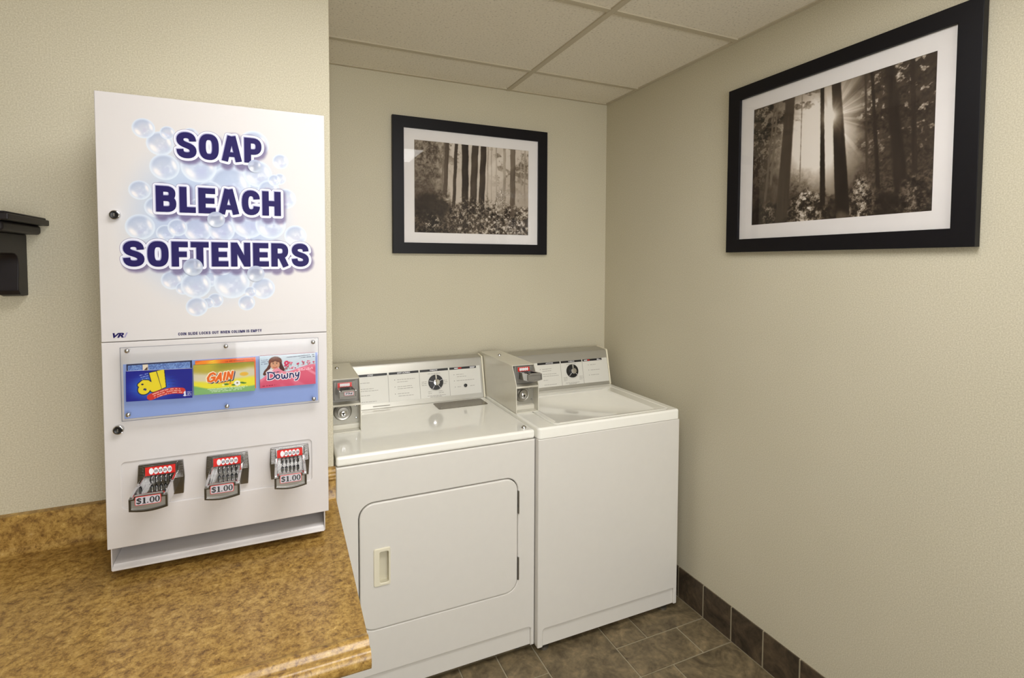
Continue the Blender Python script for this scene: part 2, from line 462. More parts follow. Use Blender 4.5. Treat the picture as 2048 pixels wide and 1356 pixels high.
class Canvas:
    def __init__(s, w, h, nx, ny, color):
        s.w, s.h, s.nx, s.ny = w, h, nx, ny
        s.x, s.y = np.meshgrid(np.linspace(0, w, nx), np.linspace(0, h, ny))
        s.c = np.empty((ny, nx, 3)); s.c[:] = np.array(color) / 255.
        s.px = w / nx
    def blend(s, mask, color, a=1.0):
        m = np.clip(mask * a, 0, 1)[..., None]
        s.c = s.c * (1 - m) + (np.array(color) / 255. if not isinstance(color, np.ndarray) else color) * m
    def dseg(s, pts, closed=False):
        d = np.full(s.x.shape, 1e9)
        n = len(pts)
        for i in range(n if closed else n - 1):
            a = pts[i]; b = pts[(i + 1) % n]
            dx, dy = b[0] - a[0], b[1] - a[1]; L = dx * dx + dy * dy + 1e-12
            t = np.clip(((s.x - a[0]) * dx + (s.y - a[1]) * dy) / L, 0, 1)
            d = np.minimum(d, np.hypot(s.x - a[0] - t * dx, s.y - a[1] - t * dy))
        return d
    def stroke(s, pts, hw, color, a=1.0, soft=None, closed=False):
        q = soft or s.px * 0.7
        s.blend(1 - sstep(hw - q, hw + q, s.dseg(pts, closed)), color, a)
    def disc(s, cx, cy, rx, ry, color, a=1.0, soft=0.12):
        d = np.hypot((s.x - cx) / rx, (s.y - cy) / ry)
        s.blend(1 - sstep(1 - soft, 1 + soft, d), color, a)
    def poly(s, pts, color, a=1.0):
        ins = np.zeros(s.x.shape, bool); n = len(pts)
        for i in range(n):
            (x0, y0), (x1, y1) = pts[i], pts[(i + 1) % n]
            if y0 == y1: continue
            c = ((y0 > s.y) != (y1 > s.y)) & (s.x < (x1 - x0) * (s.y - y0) / (y1 - y0) + x0)
            ins ^= c
        s.blend(ins.astype(float), color, a)
    def build(s, name, fr, a0, b0, c, m, parent, bend=None):
        nx, ny = s.nx, s.ny
        C = np.full(s.x.size, float(c))
        if bend is not None: C = C + bend(s.x.ravel() / s.w, s.y.ravel() / s.h)
        P = fr.arr(np.c_[a0 + s.x.ravel(), b0 + s.y.ravel(), C]) - np.array(ROOT_LOC[parent.name])
        me = bpy.data.meshes.new(name)
        me.vertices.add(nx * ny); me.vertices.foreach_set('co', P.astype(np.float32).ravel())
        i = (np.arange(ny - 1)[:, None] * nx + np.arange(nx - 1)[None, :]).ravel()
        q = np.stack([i, i + 1, i + 1 + nx, i + nx], 1).astype(np.int32)
        me.loops.add(q.size); me.loops.foreach_set('vertex_index', q.ravel())
        me.polygons.add(len(q)); me.polygons.foreach_set('loop_start', np.arange(0, q.size, 4, dtype=np.int32))
        me.update(calc_edges=True); me.validate()
        at = me.color_attributes.new('ink', 'FLOAT_COLOR', 'POINT')
        c_ = np.clip(s.c.reshape(-1, 3), 0, 1)
        l = np.where(c_ <= 0.04045, c_ / 12.92, ((c_ + 0.055) / 1.055) ** 2.4)
        at.data.foreach_set('color', np.c_[l, np.ones(len(l))].astype(np.float32).ravel())
        return finish(name, me, m, parent)

# ================================================================== THE ROOM
def structure(o): o['kind'] = 'structure'; return o
FY = -4.2; FX = -3.7

# ---- floor: grout slab with modular slate tiles standing 3 mm proud
fl = MB().box(WORLD, FX, 0.1, FY, 0.1, -0.1, -0.003)
floor = structure(fl.build('floor', M_GROUT))
U = 0.1524; G = 0.0026
# (x index, y index, w, h) on a 6 inch grid; x counts from the right wall leftwards, y from the back wall forwards
XO = -0.0; YO = -0.006
fixed = [  # seen in the photograph
    (0, 3, 2, 2), (2, 4, 1, 1), (2, 3, 1, 1),
    (0, 5, 1, 1), (1, 5, 2, 1),
    (0, 6, 2, 2), (2, 6, 1, 1), (2, 7, 1, 1),
    (3, 4, 2, 2), (5, 4, 1, 1), (6, 4, 1, 1), (5, 5, 2, 2), (7, 4, 2, 2), (3, 6, 2, 2),
]
NXU, NYU = 24, 27
occ = np.zeros((NXU, NYU), bool); tiles = []
for t in fixed:
    occ[t[0]:t[0] + t[2], t[1]:t[1] + t[3]] = True; tiles.append(t)
rt = random.Random(3)
for j in range(NYU):
    for i in range(NXU):
        if occ[i, j]: continue
        near = i < 12 and j < 12
        opts = [(2, 2), (2, 1), (1, 1)] if near and rt.random() < 0.5 else [(2, 2), (1, 2), (2, 1), (1, 1)]
        for w, h in opts:
            if i + w <= NXU and j + h <= NYU and not occ[i:i + w, j:j + h].any():
                occ[i:i + w, j:j + h] = True; tiles.append((i, j, w, h)); break
for k, (i, j, w, h) in enumerate(tiles):
    x1 = XO - i * U - G; x0 = XO - (i + w) * U + G
    y1 = YO - j * U - G; y0 = YO - (j + h) * U + G
    dz = rt.uniform(-0.0006, 0.0006)
    MB().box(WORLD, x0, x1, y0, y1, -0.008, dz).build('floor_tile', M_TILE, floor, bevel=0.0015, seg=1)

# ---- walls
structure(MB().box(WORLD, XC - 0.05, 0.1, 0.0, 0.1, 0, H + 0.1).build('wall_back', M_WALL))
wr = structure(MB().box(WORLD, 0.001, 0.1, FY, 0.1, 0, H + 0.1).build('wall_right', mat('wall_backing', rgb(120, 112, 92), 0.8)))
seams = [0.0, -1.252, -2.62, FY]
for a, b in zip(seams[:-1], seams[1:]):
    MB().box(WORLD, -0.0, 0.0015, b + 0.00005, a - 0.00005, 0.0, H).build('wallpaper_sheet', M_WALL, wr)
structure(MB().box(WORLD, FX, XC, YL, 0.1, 0, H + 0.1).build('wall_left', M_WALL, bevel=0.003))
structure(MB().box(WORLD, FX - 0.1, FX, FY, 0.1, 0, H + 0.1).build('wall_side', M_WALL))
FWALL = Frame((0, FY, 0), (-1, 0, 0))          # seen from inside: u = -X, n = +Y
WIN = (0.40, 2.05, 0.70, 2.20)  # unseen window opening, added to let fill light into the room
structure(MB().prism(FWALL, rect(-0.1, -FX + 0.1, 0, H + 0.1), -0.1, 0.0, [rect(*WIN)]).build('wall_front', M_WALL))
wn = structure(MB().prism(FWALL, rect(*WIN), -0.09, 0.01, [rect(WIN[0] + .05, (WIN[0] + WIN[1]) / 2 - .025, WIN[2] + .05, WIN[3] - .05), rect((WIN[0] + WIN[1]) / 2 + .025, WIN[1] - .05, WIN[2] + .05, WIN[3] - .05)]).build('added_window_1', M_CREAM))
for a, b in ((WIN[0] + .05, (WIN[0] + WIN[1]) / 2 - .025), ((WIN[0] + WIN[1]) / 2 + .025, WIN[1] - .05)):
    MB().box(FWALL, a, b, WIN[2] + .05, WIN[3] - .05, -0.045, -0.040).build('pane', M_GLASS, wn)

# ---- slate baseboard along the right wall (and behind the machines)
HB = 0.144
br = structure(MB().box(WORLD, -0.0088, 0.0005, FY, 0.0, 0.0, HB - 0.002).build('baseboard_right', M_GROUT))
y = -0.023
n = 0
while y > -4.0:
    y2 = y - 0.1495
    MB().box(WORLD, -0.010, -0.004, y2 + 0.0028, y - 0.0028, 0.004, HB + rt.uniform(-0.0006, 0.0006)).build('baseboard_tile', M_BASE, br, bevel=0.0012, seg=1)
    y = y2
bb = structure(MB().box(WORLD, XC, -0.006, -0.006, 0.0, 0.0, HB - 0.002).build('baseboard_back', M_GROUT))
x = -0.012
while x > XC + 0.16:
    MB().box(WORLD, x - 0.1477, x - 0.0018, -0.010, -0.004, 0.002, HB).build('baseboard_tile', M_BASE, bb, bevel=0.0012, seg=1)
    x -= 0.1495

# ---- suspended ceiling: tiles on exposed runners
ceil = structure(MB().box(WORLD, FX - 0.1, 0.1, FY - 0.1, 0.1, H + 0.09, H + 0.16).build('ceiling', M_GROUT))
cols = [0.0, -0.5981, -1.8173, -3.0365, FX]
rows = [0.0, -0.2793] + [-0.2793 - 0.6096 * k for k in range(1, 7)] + [FY]
def clip_cell(x0, x1, y0, y1):
    # the solid left wall fills x < XC, y > YL
    if y0 >= YL - 0.001 and x1 <= XC + 0.001: return None
    return x0, x1, y0, y1
lamp_cells = {(round(a, 2), round(b, 2)): s for a, b, s in LAMPS if s > 0}
for ci in range(len(cols) - 1):
    for ri in range(len(rows) - 1):
        x1, x0 = cols[ci], cols[ci + 1]; y1, y0 = rows[ri], rows[ri + 1]
        key = (round(x0, 2), round(y1, 2))
        if any(abs(x0 - a) < 0.02 and abs(y1 - b) < 0.02 and s > 0 for a, b, s in LAMPS): continue
        if x1 < XC:
            if y0 >= YL: continue
            y1 = min(y1, YL)
        xx0 = x0
        if y1 > YL and x0 < XC < x1 and y0 >= YL: xx0 = XC
        MB().box(WORLD, xx0 + 0.003, x1 - 0.003, y0 + 0.003, y1 - 0.003, H + 0.003, H + 0.018).build('ceiling_tile', M_CEIL, ceil)
W_ = 0.012
for xr in cols[1:-1]:
    MB().box(WORLD, xr - W_, xr + W_, FY, YL if xr < XC else 0.0, H - 0.003, H + 0.004).build('ceiling_runner', M_RUNNER, ceil, bevel=0.001, seg=1)
for yr in rows[1:-1]:
    for ci in range(len(cols) - 1):
        x1, x0 = cols[ci], cols[ci + 1]
        if yr > YL:
            if x1 < XC: continue
            x0 = max(x0, XC)
        MB().box(WORLD, x0 + W_, x1 - W_, yr - W_, yr + W_, H - 0.0025, H + 0.004).build('ceiling_runner', M_RUNNER, ceil, bevel=0.001, seg=1)
# wall angle where the ceiling meets the walls
for (a0, a1, b0, b1) in ((-0.018, 0.0, FY, 0.0), (XC, -0.018, -0.018, 0.0), (XC, XC + 0.018, YL, -0.018), (FX, XC + 0.018, YL - 0.018, YL)):
    MB().box(WORLD, a0, a1, b0, b1, H - 0.0015, H + 0.004).build('wall_angle', M_RUNNER, ceil)

# ---- recessed fluorescent fixtures over the room (one above the aisle, one added at the rear as fill)
for k, (lx, ly, s) in enumerate(LAMPS):
    if s <= 0: continue
    place = ['above the aisle in front of the machines', 'added out of view at the rear to brighten the alcove'][k]
    t = thing('ceiling_light', 'recessed fluorescent ceiling light ' + place, 'ceiling light', (lx + 0.61, ly - 0.305, H), 'recessed ceiling lights')
    x0, x1, y1, y0 = lx + 0.012, lx + 1.207, ly - 0.012, ly - 0.5976
    MB().prism(WORLD, rect(x0, x1, y0, y1), H - 0.004, H + 0.02, [rect(x0 + 0.025, x1 - 0.025, y0 + 0.025, y1 - 0.025)]).build('trim_frame', M_RUNNER, t)
    MB().box(WORLD, x0 + 0.025, x1 - 0.025, y0 + 0.025, y1 - 0.025, H + 0.002, H + 0.008).build('diffuser', emit_mat('lit_diffuser_%d' % k, LAMP_COLOR, s), t)
    MB().box(WORLD, x0, x1, y0, y1, H + 0.02, H + 0.085).build('housing', M_RUNNER, t)

# ================================================================== COUNTERTOP
CX0 = FX
ct = thing('countertop', 'tan and brown mottled laminate countertop under the soap vending machine', 'countertop', (-2.6, -1.13, ZC))
def yz_prism(mb, x0, x1, prof):
    """profile of (y,z) points swept along X"""
    fr = Frame((0, 0, 0), (0, 1, 0), (0, 0, 1))     # n = +X
    mb.prism(fr, prof, x0, x1); return mb
def arcpts(cy, cz, r, a0, a1, n=6):
    return [(cy + r * math.cos(math.radians(a0 + (a1 - a0) * i / n)), cz + r * math.sin(math.radians(a0 + (a1 - a0) * i / n))) for i in range(n + 1)]
XE = -1.5195
prof = [(YL, ZC - 0.036), (YL, ZC), (-1.420, ZC), (-1.425, ZC + 0.0008), (-1.430, ZC + 0.0040), (-1.435, ZC + 0.0062), (-1.441, ZC + 0.0066), (-1.447, ZC + 0.0046), (-1.452, ZC + 0.0008), (-1.456, ZC - 0.0022), (-1.459, ZC - 0.0026),
        (-1.463, ZC + 0.0000), (-1.468, ZC - 0.0004), (-1.473, ZC - 0.0036), (-1.4765, ZC - 0.0085), (-1.478, ZC - 0.014), (-1.478, ZC - 0.024), (-1.475, ZC - 0.031), (-1.469, ZC - 0.036), (-1.460, ZC - 0.038), (-1.44, ZC - 0.038), (-1.44, ZC - 0.036)]
yz_prism(MB(), CX0, XE, prof).build('slab', M_COUNTER, ct, smooth=True)
BZ = ZC + 0.0925
prof = [(YL, ZC), (-0.822, ZC), (-0.815, ZC + 0.0025), (-0.8115, ZC + 0.009), (-0.811, ZC + 0.056), (-0.8145, ZC + 0.059), (-0.8155, ZC + 0.063), (-0.813, ZC + 0.067), (-0.8145, ZC + 0.070), (-0.8150, ZC + 0.075), (-0.8125, ZC + 0.079), (-0.814, ZC + 0.082), (-0.813, ZC + 0.087), (-0.809, ZC + 0.0915), (-0.803, ZC + 0.0925), (YL, ZC + 0.0925)]
plain = [(YL, ZC), (-0.826, ZC), (-0.817, ZC + 0.003), (-0.8125, ZC + 0.010), (-0.811, ZC + 0.020), (-0.811, ZC + 0.088), (-0.8095, ZC + 0.0915), (-0.806, ZC + 0.0925), (YL, ZC + 0.0925)]
yz_prism(MB(), CX0, -1.60, plain).build('backsplash', M_COUNTER, ct, smooth=True)
yz_prism(MB(), -1.5995, XE, prof).build('backsplash_end', M_COUNTER, ct, smooth=True)

# ================================================================== SHELF
sh = thing('wall_shelf', 'dark espresso wooden shelf on the wall left of the vending machine', 'shelf', (-2.6, YL, 1.597))
FX_YZ = Frame((0, 0, 0), (1, 0, 0), (0, 1, 0))
SX0 = -3.1
mb = MB()
mb.box(WORLD, SX0, -2.186, -1.000, YL, 1.6195, 1.6335)
mb.box(WORLD, SX0, -2.192, -0.994, YL, 1.6335, 1.6385)
mb.build('board', M_SHELF, sh, bevel=0.003)
MB().box(WORLD, SX0, -2.202, -0.984, YL, 1.597, 1.6195).build('moulding', M_SHELF, sh, bevel=0.007, seg=3)
pr = [(YL, 1.597), (YL, 1.449), (-0.8165, 1.449), (-0.832, 1.453), (-0.8405, 1.463), (-0.8415, 1.475), (-0.838, 1.500), (-0.837, 1.524)] + \
     [(-0.8385, 1.536), (-0.843, 1.544), (-0.852, 1.5495), (-0.865, 1.551), (-0.94, 1.5505), (-0.960, 1.552), (-0.968, 1.560), (-0.970, 1.575), (-0.970, 1.597)]
yz_prism(MB(), -2.270, -2.231, pr).build('bracket', M_SHELF, sh, bevel=0.002)

# ================================================================== SOAP VENDING MACHINE
YF = -1.03
vm = thing('soap_vending_machine', 'tall white soap vending machine with bubble artwork hung on the left wall', 'vending machine', (-1.79, YL, 0.839))
FM = Frame((0, YF, 0))                                     # u = X, v = Z, n towards the room
X0, X1, Z0, Z1 = -2.026, -1.557, 0.889, 1.900
ZS = 1.354
yz_prism(MB(), X0 + 0.006, X1 - 0.006, [(YF + 0.012, Z0 + 0.004), (-0.822, Z0 + 0.004), (-0.822, 0.9165), (YL - 0.0005, 0.9165), (YL - 0.0005, Z1 - 0.004), (YF + 0.012, Z1 - 0.004)]).build('cabinet', M_MACHINE, vm, bevel=0.003)
ud = MB().box(FM, X0, X1, ZS + 0.0006, Z1, -0.014, 0.0).build('upper_door', M_MACHINE, vm, bevel=0.0022, seg=3)
RX = (-1.996, -1.597, 0.976, 1.082)
lp = MB().rprism(FM, rect(X0, X1, Z0, ZS - 0.0006), -0.012, 0.0, [rrect(*RX, 0.009)], 0.0018, 4).build('lower_panel', M_MACHINE, vm)
MB().box(FM, RX[0] - 0.004, RX[1] + 0.004, RX[2] - 0.004, RX[3] + 0.004, -0.012, -0.0028).build('slide_recess', M_MACHINE, vm)

# ---- delivery tray under the face
TX0, TX1 = -2.020, -1.566
for xa, xb in ((TX0, TX0 + 0.002), (TX1 - 0.002, TX1)):
    mb = MB(); yz_prism(mb, xa, xb, [(-0.822, 0.893), (-0.822, 0.843), (-1.027, 0.839), (-1.027, 0.889), (-1.018, 0.893)])
    mb.build('tray_side', M_MACHINE, vm)
yz_prism(MB(), TX0 + 0.0025, TX1 - 0.0025, [(-0.822, 0.842), (-1.0285, 0.838), (-1.0305, 0.8385), (-1.0315, 0.8400), (-1.0310, 0.8425), (-1.027, 0.8455), (-1.0225, 0.8470), (-1.0205, 0.8500), (-1.0165, 0.8508), (-0.87, 0.858), (-0.84, 0.893), (-0.822, 0.893)]).build('delivery_tray', M_MACHINE, vm, smooth=True)

# ---- letters of the three big words
def sup(cx, cy, rx, ry, e=2.7, n=36):
    out = []
    for i in range(n):
        t = 2 * math.pi * i / n; c, s_ = math.cos(t), math.sin(t)
        out.append((cx + rx * math.copysign(abs(c) ** (2 / e), c), cy + ry * math.copysign(abs(s_) ** (2 / e), s_)))
    return out
def bowl(x0, x1, yt, yb, r):
    ym = (yt + yb) / 2
    return chain([(x0, yt), (x1 - r, yt)], bez((x1 - r, yt), (x1 - r * .3, yt), (x1, yt - (yt - ym) * .35), (x1, ym)), bez((x1, ym), (x1, yb + (ym - yb) * .35), (x1 - r * .3, yb), (x1 - r, yb)), [(x1 - r, yb), (x0, yb)])
V_, Hh = 0.125, 0.112       # half widths of upright and level strokes
S_path = chain(bez((.575, .66), (.575, .82), (.49, .885), (.35, .885)), bez((.35, .885), (.21, .885), (.125, .82), (.125, .71)), bez((.125, .71), (.125, .57), (.25, .54), (.36, .50)),
               bez((.36, .50), (.48, .455), (.585, .42), (.585, .29)), bez((.585, .29), (.585, .17), (.49, .115), (.35, .115)), bez((.35, .115), (.20, .115), (.12, .18), (.12, .34)))
C_path = chain(bez((.565, .645), (.565, .81), (.48, .885), (.345, .885)), bez((.345, .885), (.19, .885), (.125, .76), (.125, .5)), bez((.125, .5), (.125, .24), (.19, .115), (.345, .115)), bez((.345, .115), (.48, .115), (.565, .19), (.565, .355)))
GLYPH = {
    'S': (.70, [(S_path, .118, False)]),
    'O': (.72, [(sup(.36, .5, .238, .385), .12, True)]),
    'A': (.76, [([(.115, 0), (.345, 1)], .115, False), ([(.645, 0), (.415, 1)], .115, False), ([(.2, .27), (.56, .27)], .095, False)]),
    'P': (.67, [([(.125, 0), (.125, 1)], V_, False), (bowl(.125, .55, .888, .44, .22), Hh, False)]),
    'B': (.70, [([(.125, 0), (.125, 1)], V_, False), (bowl(.125, .55, .888, .53, .20), Hh, False), (bowl(.125, .575, .53, .112, .22), Hh, False)]),
    'L': (.56, [([(.125, 0), (.125, 1)], V_, False), ([(.1, .112), (.56, .112)], Hh, False)]),
    'E': (.61, [([(.125, 0), (.125, 1)], V_, False)] + [([(.1, q), (e, q)], Hh, False) for q, e in ((.888, .60), (.5, .57), (.112, .61))]),
    'C': (.68, [(C_path, .12, False)]),
    'H': (.72, [([(.125, 0), (.125, 1)], V_, False), ([(.595, 0), (.595, 1)], V_, False), ([(.1, .5), (.62, .5)], Hh, False)]),
    'F': (.57, [([(.125, 0), (.125, 1)], V_, False), ([(.1, .888), (.57, .888)], Hh, False), ([(.1, .49), (.53, .49)], Hh, False)]),
    'T': (.64, [([(.32, 0), (.32, 1)], V_, False), ([(0, .888), (.64, .888)], Hh, False)]),
    'N': (.73, [([(.118, 0), (.118, 1)], .118, False), ([(.612, 0), (.612, 1)], .118, False), ([(.14, .96), (.59, .04)], .105, False)]),
    'I': (.25, [([(.125, 0), (.125, 1)], V_, False)]),
    'D': (.71, [([(.125, 0), (.125, 1)], V_, False), (bowl(.125, .59, .888, .112, .26), Hh, False)]),
    'K': (.72, [([(.125, 0), (.125, 1)], V_, False), ([(.16, .36), (.58, 1)], .115, False), ([(.30, .56), (.60, 0)], .115, False)]),
    'U': (.71, [(chain([(.125, 1), (.125, .36)], bez((.125, .36), (.125, .16), (.21, .115), (.355, .115)), bez((.355, .115), (.50, .115), (.585, .16), (.585, .36)), [(.585, .36), (.585, 1)]), .12, False)]),
    'W': (1.02, [([(.10, 1), (.29, 0)], .105, False), ([(.29, 0), (.51, 1)], .095, False), ([(.51, 1), (.73, 0)], .095, False), ([(.73, 0), (.92, 1)], .105, False)]),
    'M': (.88, [([(.118, 0), (.118, 1)], .118, False), ([(.762, 0), (.762, 1)], .118, False), ([(.15, 1), (.44, 0)], .10, False), ([(.44, 0), (.73, 1)], .10, False)]),
    'Y': (.72, [([(.10, 1), (.36, .40)], .115, False), ([(.62, 1), (.36, .40)], .115, False), ([(.36, .45), (.36, 0)], V_, False)]),
    'R': (.71, [([(.125, 0), (.125, 1)], V_, False), (bowl(.125, .56, .888, .45, .22), Hh, False), ([(.38, .45), (.575, 0)], .118, False)]),
}
WORDS = [('SOAP', -1.8755, -1.7005, 1.7685, 1.8275), ('BLEACH', -1.9175, -1.6600, 1.6445, 1.7030), ('SOFTENERS', -1.9815, -1.5975, 1.5210, 1.5780)]
def word_strokes(words=None):
    for w, a0, a1, b0, b1 in (words or WORDS):
        gap = 0.10 if len(w) < 12 else 0.13
        wid = lambda c: GLYPH[c][0] if c != ' ' else .28
        tot = sum(wid(c) for c in w) + gap * (len(w) - 1)
        sy = b1 - b0; sx = (a1 - a0) / tot; x = 0.0
        for c in w:
            for pts, hw, closed in (GLYPH[c][1] if c != ' ' else []):
                yield pts, hw, closed, sx, sy, a0 + x * sx, b0
            x += wid(c) + gap
def word_meshes(name, m, parent, d, c, du=0.0, dv=0.0):
    """one printed word per object; strokes of a word are laid a hair apart like layers of ink"""
    for wd in WORDS:
        mb = MB()
        k = 0
        for pts, hw, closed, sx, sy, ox, oy in word_strokes([wd]):
            h = hw * (sx + sy) / 2
            if d < 0.002:
                mb.ribbon(FM, pts, h + d, c + k % 7 * 0.00003, closed, d, sx, sy, ox + du, oy + dv); k += 1
                continue
            q = [np.array((p[0] * sx + ox, p[1] * sy + oy)) for p in pts]
            n_ = len(q)
            for i in range(n_ if closed else n_ - 1):
                a, b = q[i], q[(i + 1) % n_]; t = (b - a) / np.linalg.norm(b - a); nn = np.array((-t[1], t[0]))
                z = c + k % 150 * 0.0000014; k += 1
                mb.add([FM(*(a + nn * (h + d)), z), FM(*(a - nn * (h + d)), z), FM(*(b - nn * (h + d)), z), FM(*(b + nn * (h + d)), z)], [(0, 1, 2, 3)])
                inner = closed or 0 < i
                for e, on, sg in ((a, closed or i > 0, -1), (b, closed or i < n_ - 2, 1)):
                    z = c + k % 150 * 0.0000014; k += 1
                    if on: V = ellipse(e[0], e[1], h + d, h + d, 20)
                    else:
                        V = []                                   # blunt end with rounded corners
                        for s2, a0 in ((-1, 0), (1, 90)):
                            for j in range(5):
                                an = math.radians(a0 + 22.5 * j - 90)
                                V.append(tuple(e + nn * (s2 * h * sg) + t * sg * d * math.cos(an) + nn * sg * d * math.sin(an)))
                    mb.add([FM(v[0], v[1], z) for v in V], [tuple(range(len(V))) if (on or True) else ()])
        mb.build(name, m, parent)

# ---- soap bubble artwork: a printed field of bubbles, glow and letter shadows
def crop_xz(cx, cy):                 # reading of the bubble positions on the face (face plane coordinates)
    # bilinear map measured on the door: corners of the artwork field
    px, py = 180 + .36873 * cx, 160 + .36873 * cy
    return PX(px, py)
def PX(px, py):
    R3 = np.array(cam.matrix_world.to_3x3()); o = np.array(cam.matrix_world.translation)
    d = R3 @ np.array([(px - 1006.04) / 1024.14, -(py - 569.37) / 1024.14, -1.0])
    t = (YF - o[1]) / d[1]; p = o + d * t
    return p[0], p[2]
BUB = [(760, 570, 112), (590, 470, 98), (890, 350, 80), (545, 300, 45), (910, 510, 78), (970, 600, 60), (1060, 645, 58), (650, 610, 70), (360, 690, 66), (600, 700, 70), (860, 700, 74),
       (810, 860, 60), (410, 830, 52), (860, 775, 92), (980, 785, 82), (1115, 845, 60), (380, 345, 76), (420, 287, 42), (290, 262, 64), (405, 472, 82), (270, 597, 62), (272, 797, 82), (585, 812, 78), (715, 815, 72), (475, 800, 54),
       (1033, 443, 43), (1030, 538, 32), (1000, 545, 34), (445, 1085, 60), (505, 1130, 40), (650, 1080, 48), (575, 1112, 82), (770, 1098, 97), (940, 1130, 64), (870, 1150, 33), (850, 1208, 46), (680, 1195, 44), (640, 1210, 34), (580, 1230, 60), (720, 1010, 55)]
FRONT_BUB = [(895, 468, 38), (685, 757, 48), (560, 1015, 54), (900, 1050, 47)]
GX0, GX1, GZ0, GZ1 = -2.010, -1.570, 1.385, 1.875
PAINT = np.array((203, 199, 198.)) / 255
cv = Canvas(GX1 - GX0, GZ1 - GZ0, 430, 480, PAINT * 255)
gx, gz = cv.x + GX0, cv.y + GZ0
cxg, czg = crop_xz(660, 770)
rg = np.hypot((gx - cxg) / 0.198, (gz - czg) / 0.222)
cv.blend((1 - sstep(0.45, 1.02, rg)) * 0.95, (168, 184, 209))
cv.blend((1 - sstep(0.0, 0.75, np.hypot((gx - cxg) / 0.19, (gz - czg) / 0.16))) * 0.55, (150, 148, 190))
def paint_bubble(cv, cx, cz, r, k):
    x = (cv.x + GX0 - cx) / r; z = (cv.y + GZ0 - cz) / r
    if True:
        d = np.hypot(x, z)
        sel = d < 1.15
        if not sel.any(): return
        m = 1 - sstep(0.95, 1.03, d)
        body = np.zeros(x.shape + (3,))
        up = np.clip(0.5 + 0.5 * (z * 0.8 - x * 0.25), 0, 1)
        c0 = np.array((186, 198, 215)) / 255; c1 = np.array((148, 160, 190)) / 255
        body[:] = c0 * (1 - up[..., None]) + c1 * up[..., None]
        def mixin(mask, col, a):
            mm = np.clip(mask, 0, 1)[..., None] * a
            body[:] = body * (1 - mm) + np.array(col) / 255 * mm
        mixin(sstep(0.72, 0.98, d), (208, 218, 228), 0.8)                                          # bright rim
        ang = lambda a, rr, s1, s2: np.exp(-(((x - rr * math.cos(a)) * math.cos(a) + (z - rr * math.sin(a)) * math.sin(a)) / s1) ** 2 - ((-(x - rr * math.cos(a)) * math.sin(a) + (z - rr * math.sin(a)) * math.cos(a)) / s2) ** 2)
        mixin(ang(math.radians(222), 0.62, 0.20, 0.38) * 1.3, (236, 230, 228), 0.95)               # lower left window
        mixin(ang(math.radians(18), 0.66, 0.14, 0.36) * 1.3, (236, 231, 230), 0.9)                 # right window
        mixin(ang(math.radians(285), 0.25, 0.3, 0.34), (178, 180, 214), 0.45)
        nz = fbm(x * 3 + k * 7.1, z * 3 + k * 3.3, 5 + k, 3)
        mixin(sstep(0.5, 0.75, nz) * ang(math.radians(300), 0.25, 0.45, 0.45), (236, 238, 244), 0.7)
        mixin(sstep(0.5, 0.75, 1 - nz) * ang(math.radians(300), 0.3, 0.4, 0.45), (160, 158, 198), 0.55)
        a = (0.55 + 0.35 * sstep(0.2, 0.95, d)) * m
        cv.c = cv.c * (1 - a[..., None]) + body * a[..., None]
for k, (bx, by, r) in enumerate(BUB):
    x, z = crop_xz(bx, by); x2, _ = crop_xz(bx + r, by)
    paint_bubble(cv, x, z, abs(x2 - x) * 1.0, k)
# soft shadows of the letters, printed down and to the right
dmin = np.full(cv.x.shape, 1e9)
for pts, hw, closed, sx, sy, ox, oy in word_strokes():
    q = [(p[0] * sx + ox - GX0 + 0.0045, p[1] * sy + oy - GZ0 - 0.0065) for p in pts]
    if len(q) > 8: q = q[::2] + ([q[-1]] if not closed else [])
    dmin = np.minimum(dmin, cv.dseg(q, closed))
cv.blend(1 - sstep(0.008, 0.0185, dmin), (84, 70, 112), 0.75)
cv.build('bubble_artwork', FM, GX0, GZ0, 0.0003, print_mat('door_art_print', 0.42, 0.5), ud)
word_meshes('lettering_outline', M_PURPLE, ud, 0.0067, 0.0005)
word_meshes('lettering_halo', M_HALO, ud, 0.0060, 0.0008)
word_meshes('lettering_highlight', mat('pale_violet_ink', rgb(150, 150, 186), 0.3), ud, 0.0009, 0.0011, -0.0008, 0.0010)
word_meshes('lettering', M_NAVY, ud, 0.0, 0.0014)
